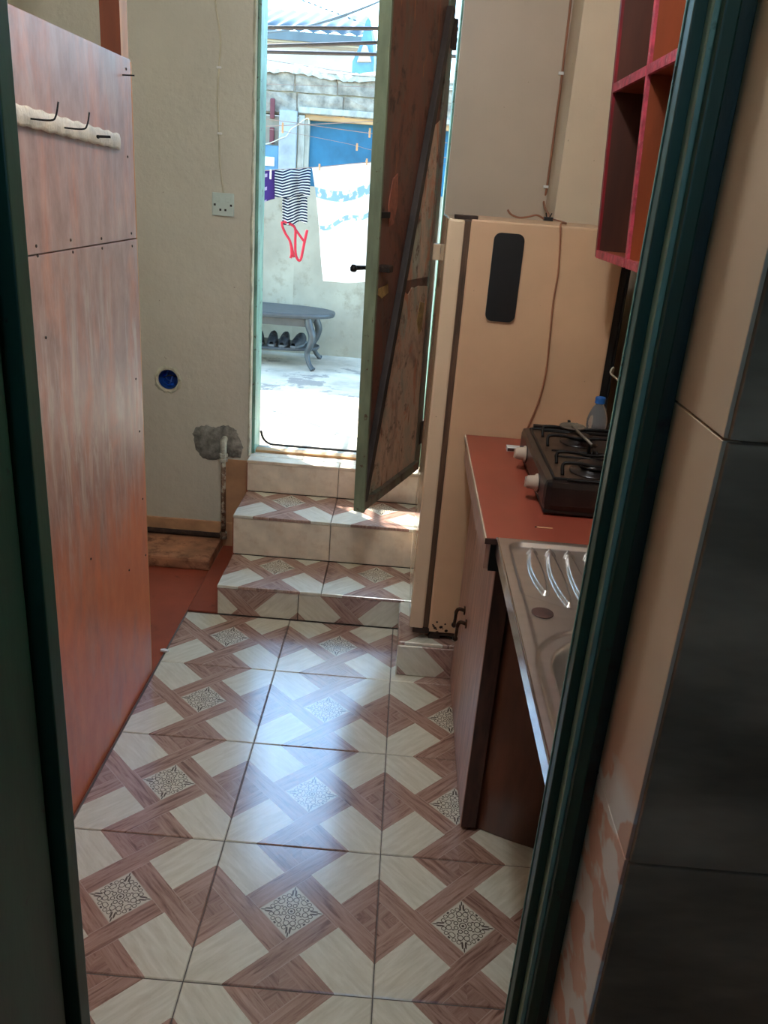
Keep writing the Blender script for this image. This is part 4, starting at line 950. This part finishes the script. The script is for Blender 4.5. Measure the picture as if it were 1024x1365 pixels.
# washing on the line
LY = 3.66; PXA, PXB = -1.2, 1.0; ENDS = []
def strung(pp, y_):                       # photo points of a line, carried on to the frames at both ends
    P = [ony(y_, *q) for q in pp]
    a_, b2 = P[0], P[-1]; da, db_ = (P[0]-P[1]).normalized(), (P[-1]-P[-2]).normalized()
    a_ = a_ + da*((PXA-a_.x)/da.x); b2 = b2 + db_*((PXB-b2.x)/db_.x)
    ENDS.append((y_, a_.z, b2.z)); return [a_] + P + [b2]
L1 = bez(strung(((300, 232), (358, 227), (420, 223), (495, 216), (560, 212)), LY), 8)
def linez(x):
    for p, q in zip(L1, L1[1:]):
        if p.x <= x <= q.x: return p.z + (q.z-p.z)*(x-p.x)/(q.x-p.x)
    return L1[-1].z
tag(MB().tube(L1, .0025, 5).build('washing_line', 'line'), 'washing line carrying the striped top and white sheet', 'line')
def cloth(name, mat, fn, nu, nv, uvf, label, cat):
    me_b = MB().grid(nu, nv, fn); o = me_b.build(name, mat, smooth=True, fix=False); me = o.data
    ul = me.uv_layers.new(name='UVMap')
    for p in me.polygons:
        for li in p.loop_indices:
            vi = me.loops[li].vertex_index; ul.data[li].uv = uvf((vi % (nu+1))/nu, (vi//(nu+1))/nv)
    md = o.modifiers.new('t', 'SOLIDIFY'); md.thickness = .0016; md.offset = 0
    return tag(o, label, cat)
def sheetf(u, v):
    top = Vector((-.236 + u*.50, LY, linez(-.236 + u*.50)+.002))
    x = top.x + .10*v*(1-u)**1.3 + .006*math.sin(v*5)
    zb = top.z - v*(.60 + .03*u) - .02*math.sin(u*3.0)*v
    y = LY - .014*math.sin(u*16 + v*2)*v - .02*v
    return Vector((x, y, zb))
cloth('bed_sheet', 'sheet', sheetf, 40, 40, lambda u, v: (u, v), 'white bed sheet with blue bands hanging on the line', 'sheet')
so2 = empty('striped_top', (-.33, LY, 1.16), 'navy and white striped top with red straps on the line', 'clothing')
def strf(x0, x1, z0, z1, xb0, xb1, yo):
    def f(u, v):
        xa = x0 + (x1-x0)*u; xb = xb0 + (xb1-xb0)*u
        fold = .012*math.sin(u*11 + v*1.5) + .006*math.sin(u*23)
        return Vector((xa*(1-v) + xb*v, LY + (yo*1.5 + fold)*min(1, v*3)*.9, (linez(xa)+.002)*(1-v) + (z1+.010*u)*v - .012*math.sin(u*math.pi*2)*v + .012*abs(math.sin(u*7))*v))
    return f
def cpart(name, mat, fn, nu, nv, uvf, par):
    me_b = MB().grid(nu, nv, fn); o = me_b.build(name, mat, par, smooth=True, fix=False); ul = o.data.uv_layers.new(name='UVMap')
    for p in o.data.polygons:
        for li in p.loop_indices:
            vi = o.data.loops[li].vertex_index; ul.data[li].uv = uvf((vi % (nu+1))/nu, (vi//(nu+1))/nv)
    md = o.modifiers.new('t', 'SOLIDIFY'); md.thickness = .0016; md.offset = 0
zig = lambda n_: (lambda u, v: (u, v*n_ + .8*abs(((u*2.2) % 1) - .5)*2 + .5*u))
cpart('front', 'stripe', strf(-.440, -.240, 1.640, 1.490, -.436, -.238, -.012), 40, 20, zig(10), so2)
cpart('back', 'stripe', strf(-.402, -.262, 1.640, 1.345, -.394, -.250, .010), 32, 30, zig(19), so2)
for pts in (((-.394, 1.365), (-.392, 1.34), (-.372, 1.30), (-.345, 1.26), (-.335, 1.20), (-.340, 1.17)), ((-.385, 1.365), (-.34, 1.352), (-.318, 1.33), (-.316, 1.27), (-.312, 1.20), (-.298, 1.165), (-.282, 1.166), (-.272, 1.21), (-.262, 1.27), (-.250, 1.33)), ((-.318, 1.33), (-.285, 1.29), (-.268, 1.27)), ((-.345, 1.26), (-.332, 1.22), (-.322, 1.175))):
    MB().tube(bez([(x_, LY+.008, z_) for x_, z_ in pts], 5), .0078, 6).build('strap', 'red_strap', so2, True)
def purf(u, v):
    return Vector((-.62 + u*.182, LY - .008*math.sin(u*9+v)*v, linez(-.62+u*.182)+.002 - v*(.19 - .03*u) - .008*math.sin(u*5)*v))
cloth('purple_shirt', 'purple', purf, 24, 16, lambda u, v: ((u-.5)*1.0+.5, v), 'purple shirt with pale print pegged beside the striped top', 'clothing')
# other lines and pegs
for k, (pp, y_, r_, lab) in enumerate((
        (((300, 154), (358, 159), (430, 169), (496, 178), (560, 186)), 3.5, .0018, 'pale cord sagging across in front of the blue shutter'),
        (((300, 169), (358, 168), (430, 165), (496, 162), (560, 160)), 3.45, .002, 'taut white cord crossing the sagging cord by the blue shutter'),
        (((300, 166), (358, 172), (410, 181), (470, 193), (496, 200), (560, 212)), 3.55, .0011, 'thin cord drooping low across the blue shutter'),
        (((300, 110), (358, 112), (420, 114), (498, 116), (560, 117)), 3.4, .0014, 'thin cord running across the grey block courses'),
        (((300, 70), (358, 80), (420, 90), (500, 101), (560, 106)), 3.3, .0014, 'thin cord slanting below the metal rods'))):
    tag(MB().tube(bez(strung(pp, y_), 6), r_, 5).build('washing_line', 'line'), lab, 'line')
for k, (pp, lab) in enumerate((((330, 36.5, 600, 39.0), 'upper grey metal rod across the courtyard'), ((330, 62, 600, 54), 'middle grey metal rod across the courtyard'), ((330, 68.5, 600, 75), 'lower grey metal rod across the courtyard'))):
    q = strung(((pp[0], pp[1]), (pp[2], pp[3])), 2.96 + .06*k)
    tag(MB().tube([q[0], q[-1]], .008, 8).build('metal_rod', 'rod', smooth=True), lab, 'rod')
for px_, ix, lab in ((PXA, 1, 'steel frame holding the washing lines on the shoe table side'), (PXB, 2, 'steel frame holding the washing lines behind the rusted door')):
    lf = empty('line_frame', (px_, 3.3, GZ), lab, 'frame')
    for y_ in (2.9, 3.75): B(px_-.012, px_+.012, y_-.012, y_+.012, GZ-.004, 2.4, c=.002).build('post', 'rod', lf)
    for e_ in ENDS: B(px_-.006, px_+.006, 2.9, 3.75, e_[ix]-.006, e_[ix]+.006).build('bar', 'rod', lf)
for pp, lab in ((((300, 46), (358, 43), (400, 37), (440, 26), (475, 14), (510, 0), (560, -24)), 'dark overhead cable rising steeply to the right'), (((300, 34), (358, 36.5), (400, 35), (440, 27.5), (480, 13), (512, -1), (560, -25)), 'dark overhead cable joining the steep one over the roof')):
    tag(MB().tube(bez([ony(6.0 + .12*('joining' in lab), *q) for q in pp], 6), .007, 6).build('overhead_cable', 'dark_cable', smooth=True), lab, 'cable')
bl = empty('beaded_line', ony(6.4, 405, 0), 'overhead line strung with small dark spacers against the sky', 'line')
a, b_ = ony(6.4, 405, 1), ony(6.4, 473, 27)
MB().tube([a - (b_-a)*1.5, b_ + (b_-a)*1.5], .0012, 4).build('wire', 'dark_cable', bl)
for k in range(10):
    q = a.lerp(b_, k/9.0); d_ = (b_-a).normalized(); MB().tube([q-d_*.012, q+d_*.012], .006, 6).build('spacer', 'dark_cable', bl)
def peg(u, v, y_, mt, lab, grp=None, h=.034):
    q = ony(y_, u, v); r = empty('clothes_peg', (q.x, q.y, q.z-h*.6), lab, 'peg', grp)
    B(q.x-.0045, q.x+.0045, q.y-.009, q.y-.001, q.z-h*.6, q.z+h*.4, c=.001).build('jaw', mt, r)
    B(q.x-.0045, q.x+.0045, q.y+.001, q.y+.009, q.z-h*.6, q.z+h*.4, c=.001).build('jaw', mt, r)
    MB().tube([(q.x-.006, q.y, q.z), (q.x+.006, q.y, q.z)], .003, 6).build('spring', 'pipe', r)
peg(426, 222, LY, 'peg', 'wooden peg on the white sheet beside the striped top')
peg(489, 215, LY, 'peg', 'wooden peg holding the white sheet corner by the rusted door')
peg(361, 231, LY-.004, 'peg_white', 'white peg holding the purple shirt', h=.05)
peg(377, 169, 3.45, 'peg', 'wooden peg alone on the taut cord by the pillar', h=.05)
peg(493, 176, 3.5, 'peg', 'wooden peg on the sagging cord beside the rusted door', h=.045)
peg(476, 195, 3.55, 'peg', 'wooden peg on the low thin cord over the blue shutter', h=.036)
# house behind
HYY = 9.0
a = ony(HYY, 478, 42); hs = empty('far_house', (-2.5, HYY, GZ), 'whitewashed house with grey corrugated roof beyond the courtyard', 'house')
B(-5.5, -.40, HYY+.25, HYY+3, GZ-.1, 3.06).build('wall', 'house', hs)
rf = MB(); rf.grid(340, 1, lambda u, v: Vector((-6 + u*5.62, HYY + v*2.2, 3.13 + .012*math.sin(u*5.62*2*math.pi/.16) + v*.55)))
ro = rf.build('roof', 'roof', hs, True, False); md = ro.modifiers.new('t', 'SOLIDIFY'); md.thickness = .004
B(-6, -.38, HYY-.03, HYY, 3.02, 3.11).build('gutter', 'roof', hs); B(-5.5, -.4, HYY+.0, HYY+.26, 3.0, 3.03).build('eave', 'tan_board', hs)
gb = empty('blue_gable_shed', (-.2, 7.7, GZ), 'light blue gable shed with slatted tan end beside the far house', 'shed')
pol = [ony(7.7, *q) for q in ((470, 82), (480, 60), (488, 28), (491, 24), (494, 28), (497, 60), (499, 82))]
MB().prism([(q.x, 7.7, q.z) for q in pol] + [(pol[-1].x, 7.7, GZ), (pol[0].x, 7.7, GZ)], (0, 1.0, 0)).build('gable', 'skyblue', gb)
pol = [ony(7.65, *q) for q in ((476, 82), (485, 58), (490, 62), (495, 82))]
MB().prism([(q.x, 7.65, q.z) for q in pol], (0, .05, 0)).build('slat_end', 'tan_board', gb)
